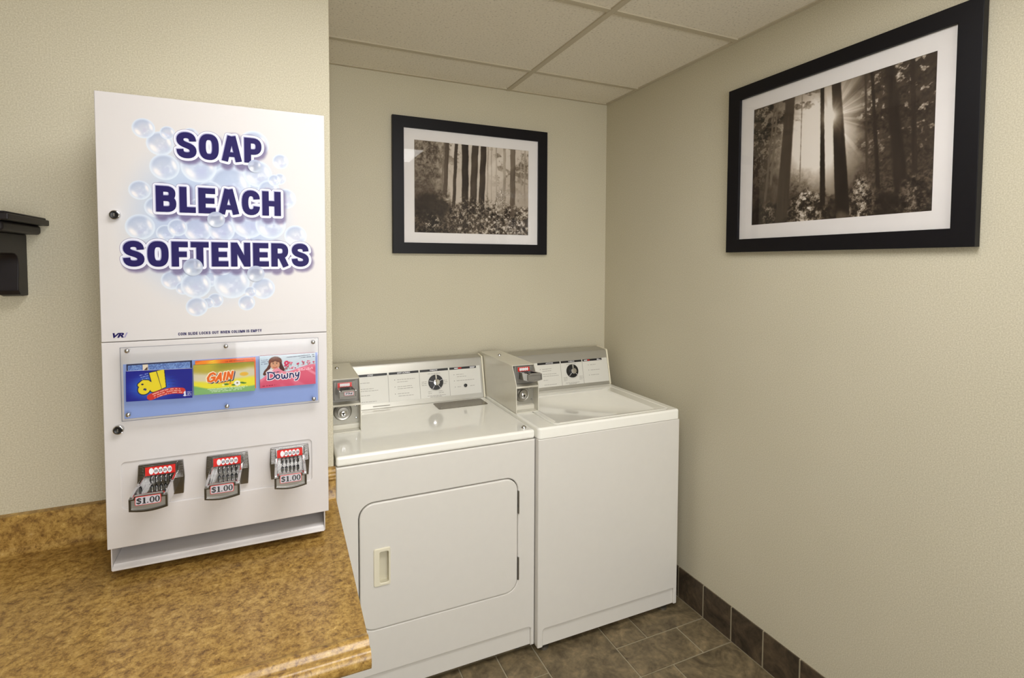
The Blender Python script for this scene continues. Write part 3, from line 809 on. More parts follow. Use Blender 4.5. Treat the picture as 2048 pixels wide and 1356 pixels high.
# four bubbles printed over the letters (see-through ink)
def bubble_disc(cx, cz, r, k):
    rings, seg = 9, 28
    V = [(cx, cz)]; UV = [(0, 0)]
    for i in range(1, rings + 1):
        for j in range(seg):
            t = 2 * math.pi * j / seg; q = i / rings
            UV.append((q * math.cos(t), q * math.sin(t))); V.append((cx + r * q * math.cos(t), cz + r * q * math.sin(t)))
    F = [(0, 1 + j, 1 + (j + 1) % seg) for j in range(seg)]
    for i in range(rings - 1):
        for j in range(seg):
            a = 1 + i * seg + j; b = 1 + i * seg + (j + 1) % seg
            F.append((a, a + seg, b + seg, b))
    me = bpy.data.meshes.new('printed_bubble')
    P = FM.arr(np.c_[np.array(V), np.full(len(V), 0.0018)]) - np.array(ROOT_LOC[vm.name])
    me.from_pydata([tuple(p) for p in P], [], F); me.update()
    uv = np.array(UV); d = np.hypot(uv[:, 0], uv[:, 1])
    up = np.clip(0.5 + 0.5 * uv[:, 1], 0, 1)[:, None]
    c = np.array((200, 209, 222)) / 255 * (1 - up) + np.array((172, 182, 208)) / 255 * up
    w1 = np.exp(-((uv[:, 0] + .45) / .25) ** 2 - ((uv[:, 1] + .4) / .3) ** 2)[:, None]; w2 = np.exp(-((uv[:, 0] - .6) / .18) ** 2 - ((uv[:, 1] - .2) / .3) ** 2)[:, None]
    c = c * (1 - w1 * .9) + np.array((246, 242, 240)) / 255 * w1 * .9; c = c * (1 - w2 * .8) + np.array((246, 242, 240)) / 255 * w2 * .8
    al = np.clip(0.50 + 0.3 * sstep(.5, .95, d) + 0.45 * w1[:, 0] + .3 * w2[:, 0], 0, 0.95)
    l = np.where(c <= 0.04045, c / 12.92, ((c + 0.055) / 1.055) ** 2.4)
    at = me.color_attributes.new('ink', 'FLOAT_COLOR', 'POINT'); at.data.foreach_set('color', np.c_[l, al].astype(np.float32).ravel())
    finish('printed_bubble', me, M_BUBBLE, ud)
for k, (bx, by, r) in enumerate(FRONT_BUB):
    x, z = crop_xz(bx, by); x2, _ = crop_xz(bx + r, by); bubble_disc(x, z, abs(x2 - x), k)

# ---- small print on the door
mb = MB()
for k, (pts, hw, closed, sx, sy, ox, oy) in enumerate(word_strokes([('COIN SLIDE LOCKS OUT WHEN COLUMN IS EMPTY', -1.881, -1.707, 1.3625, 1.3692)])):
    mb.ribbon(FM, pts, hw * (sx + sy) / 2 * .9, 0.0006 + k % 5 * 0.00003, closed, 0, sx, sy, ox, oy)
mb.build('notice_lettering', M_NAVY, ud)
mb = MB(); put_text(mb, FM, 'VR', -2.0045, -1.9835, 1.3635, 1.3745, 0.0006, bold=0.05, shear=0.35)
mb.build('maker_lettering', M_NAVY, ud)
mb = MB(); mb.add([FM(a, b, 0.0006) for a, b in ((-1.9845, 1.3635), (-1.9815, 1.3635), (-1.9765, 1.3745), (-1.9795, 1.3745))], [(0, 1, 2, 3)])
mb.build('maker_slash', M_LILAC, ud)

# ---- locks
for lx, lz, par in ((-1.9935, 1.634, vm), (-1.998, 1.159, vm)):
    lk = MB().lathe(FM, [(0.0105, -0.001), (0.0105, 0.004), (0.0098, 0.0075), (0.0085, 0.0085)], 28, lx, lz).build('lock', M_CHROME, vm, smooth=True)
    MB().lathe(FM, [(0.0083, 0.008), (0.0083, 0.0100), (0.0070, 0.0108), (0.0055, 0.0100)], 24, lx, lz).build('lock_cylinder', M_BLACK, lk, smooth=True)
    MB().prism(FM, rrect(lx - 0.001, lx + 0.001, lz - 0.0035, lz + 0.0035, 0.0009, 3), 0.0099, 0.0112).build('keyhole', M_STEEL, lk)

# ---- display window: blue card, clear sheet, six cap nuts
WX0, WX1, WZ0, WZ1 = -1.988, -1.579, 1.180, 1.343
MB().box(FM, WX0 + 0.001, WX1 - 0.001, WZ0 + 0.001, 1.3035, 0.0, 0.0012).build('blue_card', M_BLUECARD, vm)
NACR = 0.0150
MB().box(FM, WX0, WX1, WZ0, WZ1, NACR, NACR + 0.002).build('clear_window', M_ACRYLIC, vm)
mb = MB()   # polished edge of the sheet
mb.prism(FM, rect(WX0 - 0.0005, WX1 + 0.0005, WZ0 - 0.0005, WZ1 + 0.0005), NACR, NACR + 0.002, [rect(WX0 + 0.0003, WX1 - 0.0003, WZ0 + 0.0003, WZ1 - 0.0003)])
mb.build('window_edge', mat('acrylic_edge', rgb(120, 122, 132), 0.3), vm)
for bx, bz in ((-1.975, 1.336), (-1.783, 1.3345), (-1.591, 1.333), (-1.976, 1.194), (-1.783, 1.192), (-1.591, 1.190)):
    mb = MB().lathe(FM, [(0.0022, 0.0), (0.0022, NACR + 0.002), (0.0046, NACR + 0.002), (0.0052, NACR + 0.0035), (0.0050, NACR + 0.0055), (0.0042, NACR + 0.0075), (0.0026, NACR + 0.0089), (0.0008, NACR + 0.0093)], 20, bx, bz)
    mb.build('cap_nut', M_CHROME, vm, smooth=True)

# ---- coin slides
def coin_slide(fr, parent, n=5, price='$1.00', numerals=True, L=0.135, plain=False):
    hexo = [(-.0515, -.050), (.0515, -.050), (.0545, -.004), (.0515, .0425), (-.0515, .0425), (-.0545, -.004)]
    mb = MB().prism(fr, hexo, 0.0, 0.009)
    mb.box(fr, -.0385, .0385, -.010, .0405, .0085, .0155)
    if not plain:
        for k in range(11):
            z = .0385 - k * .0040
            for a, b in ((-.0515, -.0400), (.0400, .0515)): mb.box(fr, a, b, z - .0020, z, .0085, .0112)
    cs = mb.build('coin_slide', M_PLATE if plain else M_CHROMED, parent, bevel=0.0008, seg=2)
    MB().prism(fr, rect(-.0345, .0345, .0140, .0370), .0150, .0166).build('denomination_strip', M_RED, cs)
    us = [-.0345 + .069 * (.2 + .61 * i / (n - 1)) for i in range(n)]
    rx = .0052 if n < 7 else .0030
    for u in us: MB().prism(fr, ellipse(u, .0255, rx, .0088), .0164, .0172).build('coin_oval', M_WHITE, cs)
    if numerals:
        for u in us[1:]:
            mb = MB(); put_text(mb, fr, '25', u - rx * .78, u + rx * .78, 0.0222, .0290, .0175, bold=0.03)
            mb.build('numeral', M_BLACK, cs)
    # ribbed roller of coin pockets with dark slots between
    step = us[1] - us[0]
    for i in range(n):
        u = us[i]
        MB().box(fr, u - step * .5 + .0012, u + step * .5 - .0012, -.0045, .010, .0150, .0215).build('coin_pocket', M_CHROME, cs, bevel=0.0028, seg=3)
    for u in us: MB().box(fr, u - .0013, u + .0013, -.0055, .0150, .0150, .0228).build('coin_slot', M_BLACK, cs)
    # tray with raised side rails pushed straight out
    mb = MB()
    mb.box(fr, -.0340, .0340, -.020, -.0095, .009, L - .004)
    side = Frame(fr.o, fr.n, fr.v, fr.k)
    pr = [(.009, -.022), (L - .002, -.022), (L - .002, .0130), (L - .012, .0150), (.030, .0165), (.018, .0150), (.009, .0120)]
    for s_ in (-1, 1):
        f2 = Frame(fr(s_ * .0370, 0, 0), fr.n, fr.v, fr.k)
        mb.prism(f2, pr, -.0032, .0032)
    mb.build('slide_tray', M_CHROME, cs, bevel=0.0009, seg=2)
    # front pull: curved lip, recessed face, label
    arc = [(.0405 - .081 * i / 10, -.0195 - .0055 * math.sin(math.pi * i / 10)) for i in range(11)]
    outer = [(-.0405, .0110), (-.031, .0110), (-.029, .0170), (.029, .0170), (.031, .0110), (.0405, .0110)] + arc
    MB().prism(fr, outer[::-1], L - .006, L).build('pull_face', M_PLATE if plain else M_PULL, cs, bevel=0.0008)
    inner = [(-.0355, .0070), (.0355, .0070)] + [(.0355 - .071 * i / 10, -.0150 - .0045 * math.sin(math.pi * i / 10)) for i in range(11)]
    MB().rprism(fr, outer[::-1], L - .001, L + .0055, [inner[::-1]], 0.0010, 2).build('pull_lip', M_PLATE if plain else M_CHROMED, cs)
    if price:
        lb = Frame(fr(0, .0050, L + .0058), fr.u, fr.v * math.cos(.12) + -fr.n * math.sin(.12) * 1.0, fr.k)
        if plain: lb = Frame(fr(.004, .0000, L + .0058), lb.u, lb.v, fr.k * .82)
        MB().prism(lb, rrect(-.0268, .0268, -.0105, .0105, .003, 4), 0, .0016).build('price_label', M_RED, cs)
        MB().prism(lb, rrect(-.0256, .0256, -.0093, .0093, .0024, 4), .0012, .0021).build('price_card', M_LABELGREY, cs)
        mb = MB()
        if price == '$1.00':
            c = .0024
            def R(p, w, closed=False): mb.ribbon(lb, p, w, c, closed)
            dollar = chain(bez((-.0145, .0030), (-.0150, .0052), (-.0172, .0056), (-.0186, .0056), 5), bez((-.0186, .0056), (-.0208, .0056), (-.0222, .0044), (-.0220, .0030), 5), bez((-.0220, .0030), (-.0215, .0008), (-.0155, .0010), (-.0150, -.0022), 6), bez((-.0150, -.0022), (-.0150, -.0048), (-.0172, -.0056), (-.0188, -.0056), 5), bez((-.0188, -.0056), (-.0210, -.0056), (-.0225, -.0046), (-.0228, -.0028), 5))
            R(dollar, .0014); R([(-.0187, -.0076), (-.0187, .0076)], .0006)
            R([(-.0075, -.0066), (-.0075, .0066)], .0020); R([(-.0116, -.0066), (-.0036, -.0066)], .0008); R([(-.0108, .0048), (-.0072, .0066)], .0007)
            mb.prism(lb, ellipse(-.0005, -.0058, .0014, .0014, 12), c - .0002, c)
            for u in (.0085, .0195):
                o_ = ellipse(u, 0, .0052, .0074, 22); i_ = ellipse(u, 0, .0020, .0058, 22)
                mb.prism(lb, o_, c - .0002, c, [i_])
        else:
            put_text(mb, lb, price, -.020, .020, -.0062, .0068, .0024, bold=0.03)
        mb.build('price_lettering', M_BLACK, cs)
    return cs
for ux in (-1.9200, -1.7855, -1.6480):
    coin_slide(Frame((ux, YF + 0.0025, 1.0370), k=0.84), vm, L=0.152)

# ================================================================== DETERGENT PACKETS behind the clear window
def packet_body(t, fr, w, h, d, edge):
    MB().box(fr, 0, w, 0, h, 0, d - 0.0003).build('carton', edge, t, bevel=0.001)

# -- blue packet
fr = Frame((-1.981, YF - 0.0016, 1.2215), (1, 0, -0.028), (0.014, 0, 1))
w, h = 0.127, 0.068
tA = thing('detergent_packet', 'blue laundry detergent packet lettered all in yellow, behind the clear window', 'detergent packet', fr(w / 2, 0, 0))
MB().box(Frame((-1.980, YF - 0.0014, 1.224)), 0, 0.1255, 0, 0.0795, 0, 0.003).build('back_flap', mat('navy_carton', rgb(14, 18, 62), 0.5), tA)
packet_body(tA, Frame(fr(0, 0, 0.003), fr.u, fr.v), w, h, 0.006, mat('white_carton_edge', rgb(215, 215, 222), 0.6))
fb = Canvas(0.1195, 0.0145, 120, 15, (120, 152, 205))
fb.blend(sstep(.45, .6, vnoise(fb.x * 900, fb.y * 420, 3)), (60, 80, 150), .6)
fb.poly([(.028, -.001), (.0375, -.001), (.0375, .016), (.028, .016)], (232, 215, 190)); fb.poly([(.0295, .002), (.0365, .002), (.0365, .0095)], (70, 40, 24))
fb.build('flap_print', Frame((-1.9775, YF - 0.0046, 1.2865)), 0, 0, 0, M_PRINT, tA)
c = Canvas(w, h, 210, 112, (20, 26, 138))
g = 1 - sstep(.1, 1.0, np.hypot((c.x - .050) / .062, (c.y - .030) / .040))
c.blend(g, (62, 132, 226), .95)
c.blend(sstep(.55, .75, fbm(c.x * 60 + c.y * 30, c.y * 260, 2)) * g, (80, 140, 215), .35)
YEL, NAV = (238, 216, 40), (10, 14, 60)
rot = lambda pts, ox, oy: [(ox + x * .98 - y * .17 * 0, oy + y + x * .17) for x, y in pts]
al = [  # the word, tilted upwards
    (rot([(x, y) for x, y in ellipse(.0095, .0098, .0068, .0068, 18)], .0245, .0145), .0048, True),
    (rot([(.0205, .0185), (.0235, .0100), (.0265, .0035)], .0245, .0155), .0048, False),
    (rot([(.0020, .0235), (.0085, .0285), (.0160, .0265), (.0200, .0185)], .0245, .0120), .0046, False)]
LL = [[(.0435, .0620), (.0565, .0648), (.0665, .0245), (.0530, .0190)], [(.0580, .0655), (.0715, .0690), (.0750, .0285), (.0672, .0250)]]
for dd, colr in ((.0018, NAV), (0, YEL)):
    for pts, hw, cl in al: c.stroke(pts, hw + dd, colr, closed=cl)
    for pts in LL:
        if dd: c.stroke(pts, .0016, NAV, closed=True)
        c.poly(pts, colr)
for pts, hw, cl in al[1:]: c.stroke(pts, hw, YEL, closed=cl)
c.disc(.0360, .0250, .0022, .0025, (30, 50, 130)); c.disc(.0305, .0370, .0024, .0018, NAV)
arc = [(.046 + .060 * q, .0035 + .0155 * math.sin(math.pi * (.08 + .56 * q))) for q in np.linspace(0, 1, 16)]
c.stroke(arc, .0072, (208, 52, 42))
for k in (-1, 0, 1):
    a2 = [(x + .002 + .002 * k, y - .0042 * k) for x, y in arc[1:-1]]
    dm = 1 - sstep(.0006, .0014, c.dseg(a2)); c.blend(dm * (vnoise(c.x * 700, c.y * 250, 4 + k) > .35), (242, 205, 190), .9)
put = [([(.112, .0060), (.112, .0150)], .0016), ([(.1100, .0125), (.112, .0148)], .0009), ([(.1095, .0062), (.1145, .0062)], .0009)]
for p_, w_ in put: c.stroke(p_, w_, (240, 240, 246))
for k in range(4): c.blend((1 - sstep(.0004, .0010, c.dseg([(.1165, .0060 + k * .0027), (.1245, .0060 + k * .0027)]))) * (vnoise(c.x * 900, c.y * 900, k) > .3), (225, 225, 240), .9)
for k in range(4): c.blend((1 - sstep(.0004, .0012, c.dseg([(.080, .055 - k * .0072), (.094, .055 - k * .0072)]))) * (vnoise(c.x * 800, c.y * 500, 9 + k) > .35), (18, 40, 110), .7)
for k in range(3): c.blend((1 - sstep(.0004, .0013, c.dseg([(.026 + k * .002, .0575 - k * .0045), (.041, .0610 - k * .0050)]))) * (vnoise(c.x * 700, c.y * 600, 19 + k) > .4), (170, 190, 230), .9)
bendA = lambda u, v: 0.0010 * np.sin(math.pi * u) * 0
c.build('front_print', fr, 0, 0, 0.0092, M_PRINT, tA, bendA)

# -- yellow-green packet
fr = Frame((-1.8505, YF - 0.0016, 1.2230), (1, 0, -0.010), (-0.012, 0, 1))
w, h = 0.127, 0.070
tG = thing('detergent_packet', 'yellow and green laundry detergent packet with orange GAIN lettering and flowers', 'detergent packet', fr(w / 2, 0, 0))
c0 = mat('orange_carton', rgb(240, 112, 30), 0.5)
MB().box(Frame((-1.848, YF - 0.0014, 1.226)), 0, 0.1265, 0, 0.0755, 0, 0.003).build('back_flap', c0, tG)
fb = Canvas(0.1255, 0.0140, 120, 14, (238, 104, 28))
fb.blend(np.exp(-((fb.x - .035) / .014) ** 2), (250, 205, 50)); fb.blend(sstep(.5, .8, vnoise(fb.x * 160 - fb.y * 500, fb.y * 3, 8)) * (fb.x < .07), (252, 150, 40), .7)
fb.blend((1 - sstep(.0006, .0014, fb.dseg([(.062, .0085), (.122, .0105)]))) * (vnoise(fb.x * 900, fb.y * 300, 1) > .35), (150, 30, 20), .8)
fb.build('flap_print', Frame((-1.8475, YF - 0.0046, 1.2873)), 0, 0, 0, M_PRINT, tG)
packet_body(tG, Frame(fr(0, 0, 0.003), fr.u, fr.v), w, h, 0.006, mat('green_carton', rgb(116, 158, 92), 0.5))
c = Canvas(w, h, 210, 115, (216, 206, 176))
yy = c.y + .004 * np.sin(c.x * 40) + .006 * (fbm(c.x * 40, c.y * 40, 2) - .5)
c.blend(sstep(.046, .060, yy), (176, 158, 38), .85)
c.blend(sstep(.052, .070, yy) * sstep(.0, .06, c.x), (122, 128, 28), .65)
c.blend(np.exp(-((c.x - .03) / .02) ** 2) * sstep(.05, .066, yy), (205, 190, 60), .6)
c.blend(1 - sstep(.026, .036, yy), (236, 226, 40), .9)
c.blend(1 - sstep(.014, .019, c.y + .012 * np.sin(c.x * 26 - .4)), (122, 178, 104))
c.blend(1 - sstep(.010, .015, c.y), (132, 180, 112))
def italic(pts, ox, oy, sh=.22, sc=1.0, tilt=.10): return [(ox + sc * (x + y * sh), oy + sc * (y + (x + y * sh) * tilt)) for x, y in pts]
Gp = [(.0150, .0165), (.0105, .0200), (.0050, .0180), (.0018, .0100), (.0040, .0030), (.0095, .0008), (.0150, .0035), (.0158, .0095), (.0100, .0095)]
Ap = [[(.0195, .0), (.0265, .0165)], [(.0265, .0165), (.0300, .0)], [(.0225, .0055), (.0290, .0055)]]
Ip = [[(.0365, .0), (.0365, .0165)]]
Np = [[(.0430, .0), (.0430, .0165)], [(.0430, .0165), (.0520, .0)], [(.0520, .0), (.0520, .0165)]]
for dx, dy, ex, colr in ((.0016, -.0014, .0016, (44, 40, 90)), (-.0004, .0004, .0016, (250, 236, 205)), (0, 0, 0, (232, 102, 22))):
    for pts in [Gp] + Ap + Ip + Np:
        c.stroke(italic(pts, .0250 + dx, .0275 + dy), .0024 + ex, colr)
c.blend((1 - sstep(.001, .0018, c.dseg(italic([(.026, -.0062), (.050, -.0062)], .0255, .0275)))) * (vnoise(c.x * 500, c.y * 200, 5) > .25), (236, 150, 40))
c.disc(.1045, .0425, .0095, .0050, (226, 190, 70), .9, .1); c.disc(.1045, .0425, .0068, .0032, (236, 170, 60), .7, .2)
for a in np.linspace(0, 2 * math.pi, 9)[:-1]:
    c.disc(.0895 + .0045 * math.cos(a), .0215 + .0040 * math.sin(a), .0030, .0026, (238, 238, 232), 1, .2)
    c.disc(.0745 + .0040 * math.cos(a), .0225 + .0036 * math.sin(a), .0026, .0024, (244, 206, 40), 1, .2)
for (lx, ly, r1, r2) in ((.066, .0205, .006, .0022), (.082, .018, .005, .002), (.098, .022, .006, .0018), (.104, .0205, .005, .0016), (.075, .029, .0016, .004)):
    c.disc(lx, ly, r1, r2, (46, 110, 44), .85, .25)
for a in np.linspace(0, 2 * math.pi, 9)[:-1]: c.disc(.0895 + .0040 * math.cos(a), .0215 + .0036 * math.sin(a), .0024, .0022, (240, 240, 236), 1, .2)
c.disc(.0895, .0220, .0020, .0018, (120, 100, 60)); c.disc(.0745, .0225, .0022, .0020, (230, 130, 30)); c.disc(.0600, .0190, .0028, .0026, (238, 232, 150), 1, .3)
for k in range(3): c.blend((1 - sstep(.0004, .0012, c.dseg([(.028 + .004 * k, .0115 - k * .0034), (.110 - .006 * k, .0130 - k * .0034)]))) * (vnoise(c.x * 620, c.y * 300, 30 + k) > .35), (226, 240, 216), .85)
c.build('front_print', fr, 0, 0, 0.0092, M_PRINT, tG)

# -- pink packet
fr = Frame((-1.7125, YF - 0.0016, 1.2255), (1, 0, 0.000), (0.0, 0, 1))
w, h = 0.127, 0.079
tD = thing('softener_packet', 'pink and white fabric softener packet lettered Downy, rightmost behind the clear window', 'softener packet', fr(w / 2, 0, 0))
packet_body(tD, Frame(fr(0, 0, 0.0), fr.u, fr.v), w, h, 0.006, mat('rose_carton', rgb(190, 70, 92), 0.5))
c = Canvas(w, h, 220, 136, (206, 218, 228))
c.blend(sstep(.05, .0, c.x) * .5, (180, 205, 222))
SK, HR = (214, 158, 122), (92, 46, 32)
c.disc(.0345, .0620, .0150, .0135, HR, 1, .08)
c.stroke([(.0235, .0560), (.0190, .0470), (.0130, .0400), (.0105, .0340)], .0036, HR); c.stroke([(.0450, .0560), (.0480, .0480), (.0510, .0420)], .0048, (74, 34, 26))
c.disc(.0260, .0370, .0110, .0085, (232, 228, 230), 1, .12)
c.disc(.0340, .0555, .0105, .0120, SK, 1, .08)
c.stroke([(.0235, .0640), (.0290, .0675), (.0360, .0690), (.0440, .0640)], .0036, (120, 62, 42)); c.stroke([(.0290, .0640), (.0340, .0668), (.0400, .0640)], .0024, (104, 52, 36))
for ex in (.0300, .0378): c.disc(ex, .0580, .0016, .0010, (54, 34, 30), 1, .3); c.stroke([(ex - .0022, .0605), (ex + .0022, .0608)], .0004, (90, 50, 36))
c.stroke([(.0340, .0575), (.0335, .0535), (.0350, .0530)], .0003, (178, 116, 88)); c.stroke([(.0300, .0495), (.0340, .0478), (.0382, .0497)], .0008, (196, 70, 66)); c.disc(.0290, .0525, .0022, .0016, (226, 150, 122), .5, .6); c.disc(.0388, .0527, .0022, .0016, (226, 150, 122), .5, .6)
fx = np.random.RandomState(5)
for k in range(40):
    px_, py_ = fx.uniform(.056, .125), fx.uniform(.042, .060)
    if k % 3 == 0: c.stroke([(px_, py_), (px_ + fx.uniform(-.003, .003), py_ - .008)], .0006, (80, 96, 70), .8)
    c.disc(px_, py_, fx.uniform(.0012, .0028), fx.uniform(.0010, .0022), [(214, 60, 96), (196, 40, 80), (238, 150, 170)][k % 3], .95, .25)
for a in np.linspace(0, 2 * math.pi, 11)[:-1]: c.disc(.0600 + .0038 * math.cos(a), .0575 + .0038 * math.sin(a), .0022, .0022, (214, 50, 92), 1, .2)
hill = .0335 + .013 * np.exp(-((c.x - .038) / .014) ** 2) + .0175 * sstep(.045, .125, c.x) - .012 * sstep(.02, .0, c.x)
c.blend(sstep(-.0006, .0006, hill - c.y), (222, 96, 122))
c.blend(sstep(.0, .0006, hill - c.y) * sstep(.012, .0, hill - c.y), (238, 150, 168), .7)
c.blend(sstep(.0, .001, hill - c.y) * sstep(.52, .72, vnoise(c.x * 55 + c.y * 80, c.x * 20 - c.y * 12, 6)), (246, 176, 190), .55)
c.blend(sstep(.03, .0, c.y) * sstep(0, .02, hill - c.y), (206, 66, 100), .5)
Dw = [[(.0180, .0170), (.0180, .0330)], chain(bez((.0160, .0335), (.0290, .0350), (.0330, .0290), (.0325, .0250), 8), bez((.0325, .0250), (.0320, .0190), (.0260, .0150), (.0170, .0165), 8)),
      ellipse(.0392, .0218, .0042, .0050, 14) + [(.0434, .0218)],
      bez((.0485, .0270), (.0470, .0130), (.0540, .0130), (.0545, .0240), 9), bez((.0545, .0240), (.0545, .0120), (.0640, .0140), (.0610, .0278), 9),
      chain([(.0665, .0170), (.0672, .0275)], bez((.0672, .0240), (.0700, .0290), (.0755, .0290), (.0752, .0175), 8)),
      bez((.0800, .0280), (.0790, .0170), (.0850, .0170), (.0875, .0285), 8), bez((.0875, .0285), (.0870, .0160), (.0840, .0090), (.0790, .0105), 8)]
for ww, colr in ((.0033, (244, 240, 242)), (.0015, (30, 30, 92))):
    for pts in Dw: c.stroke([(x + .0005, y + .0035) for x, y in pts], ww, colr)
ul = [([(.0295, .0362), (.0440, .0372)], 1)]
for pts, _ in ul: c.blend((1 - sstep(.0007, .0015, c.dseg(pts))) * (vnoise(c.x * 600, c.y * 300, 3) > .3), (60, 50, 90), .9)
for (p0, p1, sd, colr) in (((.060, .0715), (.124, .0745), 1, (70, 80, 100)), ((.090, .0685), (.124, .0700), 2, (80, 90, 110)), ((.004, .068), (.017, .0685), 3, (120, 135, 160)), ((.004, .0635), (.019, .064), 4, (120, 135, 160)), ((.004, .0585), (.017, .059), 5, (120, 135, 160)), ((.006, .0045), (.036, .0055), 6, (150, 20, 50)), ((.086, .0400), (.120, .0425), 7, (250, 220, 226)), ((.088, .0368), (.120, .0392), 8, (250, 220, 226))):
    c.blend((1 - sstep(.0006, .0014, c.dseg([p0, p1]))) * (vnoise(c.x * 620, c.y * 200, sd) > .35), colr, .85)
c.build('front_print', fr, 0, 0, 0.0062, M_PRINT, tD)

# ================================================================== FRAMED PHOTOGRAPHS
def mix(a, b, t): return a * (1 - t[..., None]) + b * t[..., None]
C3 = lambda r, g, b: np.array((r, g, b)) / 255.
def sepia(v):
    """grey value 0..1 to a brown-toned print"""
    s = np.array([0, .25, .5, .75, 1.0])
    return np.stack([np.interp(v, s, [.10, .32, .55, .77, .93]), np.interp(v, s, [.075, .27, .50, .72, .90]), np.interp(v, s, [.065, .225, .44, .665, .87])], -1)
def tex(u, v, f, seed, k=1.8):
    """fine ragged foliage tone around 0.5"""
    return np.clip((fbm(u * f, v * f, seed, 5, .78) - .5) * k * 1.6 + .5, 0, 1)
def forest_one():
    c = Canvas(1.0, 1.0, 420, 305, (0, 0, 0)); u, v = c.x, 1 - c.y           # v runs downwards
    A = u * 1.38
    med = fbm(A * 16, v * 16, 11, 5, .6); big = fbm(A * 5, v * 5, 21, 3)
    fol = tex(A, v, 34, 31); fin = tex(A, v, 70, 77)
    g = .86 - .16 * v + .10 * (big - .5) - .10 * sstep(.6, 1.0, u)
    left = sstep(.32, .14, u + .14 * (med - .5))
    g = g * (1 - left) + left * (.24 + .34 * fol * sstep(.9, .1, v) + .10 * (med - .5))
    # hanging branches at the upper right and between the left trunks
    br = sstep(.50, .62, fbm(A * 11 + v * 3, v * 15 - u * 6, 44, 5, .62)) * sstep(.60, .72, u) * sstep(.62, .15, v)
    g = g - .42 * br * (.5 + .5 * fin)
    br2 = sstep(.50, .60, fbm(A * 17, v * 17, 91, 4, .65)) * sstep(.40, .05, v) * sstep(.12, .04, np.abs(u - .31))
    g = g - .35 * br2
    def trunk(ut, ub, w, val, v1=1.0, soft=.0035):
        nonlocal g
        uc = ut + (ub - ut) * v + .0015 * np.sin(v * 23 + ut * 40)
        m = (1 - sstep(w - soft, w + soft, np.abs(u - uc) + .0025 * (fin - .5)))
        m = m * (1 - sstep(v1 - .10, v1, v + .22 * (med - .5)))
        g = g * (1 - m) + (val + .10 * (fbm(u * 120, v * 7, 5, 3) - .5) - .05 * sstep(0, w, u - uc)) * m
    for t in ((.625, .615, .005, .62, .75), (.657, .652, .004, .66, .72), (.965, .962, .007, .60, .70), (.93, .93, .004, .66, .62), (.70, .70, .006, .66, .70), (.775, .772, .012, .60, .82)): trunk(*t)
    trunk(.250, .205, .007, .46, .60); trunk(.272, .238, .017, .30, .62)
    trunk(.348, .316, .0135, .20, .80)
    trunk(.424, .424, .0285, .13, 1.05); trunk(.512, .482, .029, .22, .92); trunk(.587, .556, .0255, .15, 1.02)
    trunk(.853, .850, .0235, .36, .95)
    # shafts of light slanting down from the upper left
    ray = sstep(.50, .75, vnoise((u * .72 + v * .50) * 13, u * 0, 9)) * sstep(.22, .45, u) * sstep(.75, .15, v)
    g = g + .085 * ray
    # undergrowth: ragged leaves, sunlit in the middle and right, deep shade on the left
    edge = .62 + .16 * (med - .5) * 2 - .10 * np.exp(-((u - .42) / .06) ** 2) - .20 * np.exp(-((u - .74) / .05) ** 2) * (fol > .45) + .04 * np.sin(u * 20)
    low = sstep(edge - .02, edge + .10, v)
    lit = .35 + .65 * sstep(.22, .45, u) - .15 * np.exp(-((u - .5) / .06) ** 2)
    under = .10 + .75 * np.clip(fol * 1.15 - .12, 0, 1) ** 1.5 * lit + .22 * (fin - .5) * lit
    under = under - .22 * sstep(.52, .62, fbm(A * 9, v * 9, 37, 4)) * (1 - fin)
    keep = ((np.abs(u - .424) < .026) & (v < .93)) | ((np.abs(u - (.587 - .031 * v)) < .023) & (v < .96)) | ((np.abs(u - .851) < .021) & (v < .80))
    lo = low * np.where(keep, .22 + .5 * (fol > .62), .93)
    g = g * (1 - lo) + under * lo
    blob = sstep(.17, .10, np.hypot((u - .13) * .85, (v - .70)) + .10 * (med - .5)); g = g * (1 - blob * .85) + (.09 + .06 * fin) * blob * .85
    sp = sstep(.10, .03, np.hypot((u - .14) * 1.0, (v - .88) * .9) + .05 * (med - .5)); g = g + sp * .45 * sstep(.5, .8, fol)
    c.c = sepia(np.clip(g, 0.02, 1)); return c
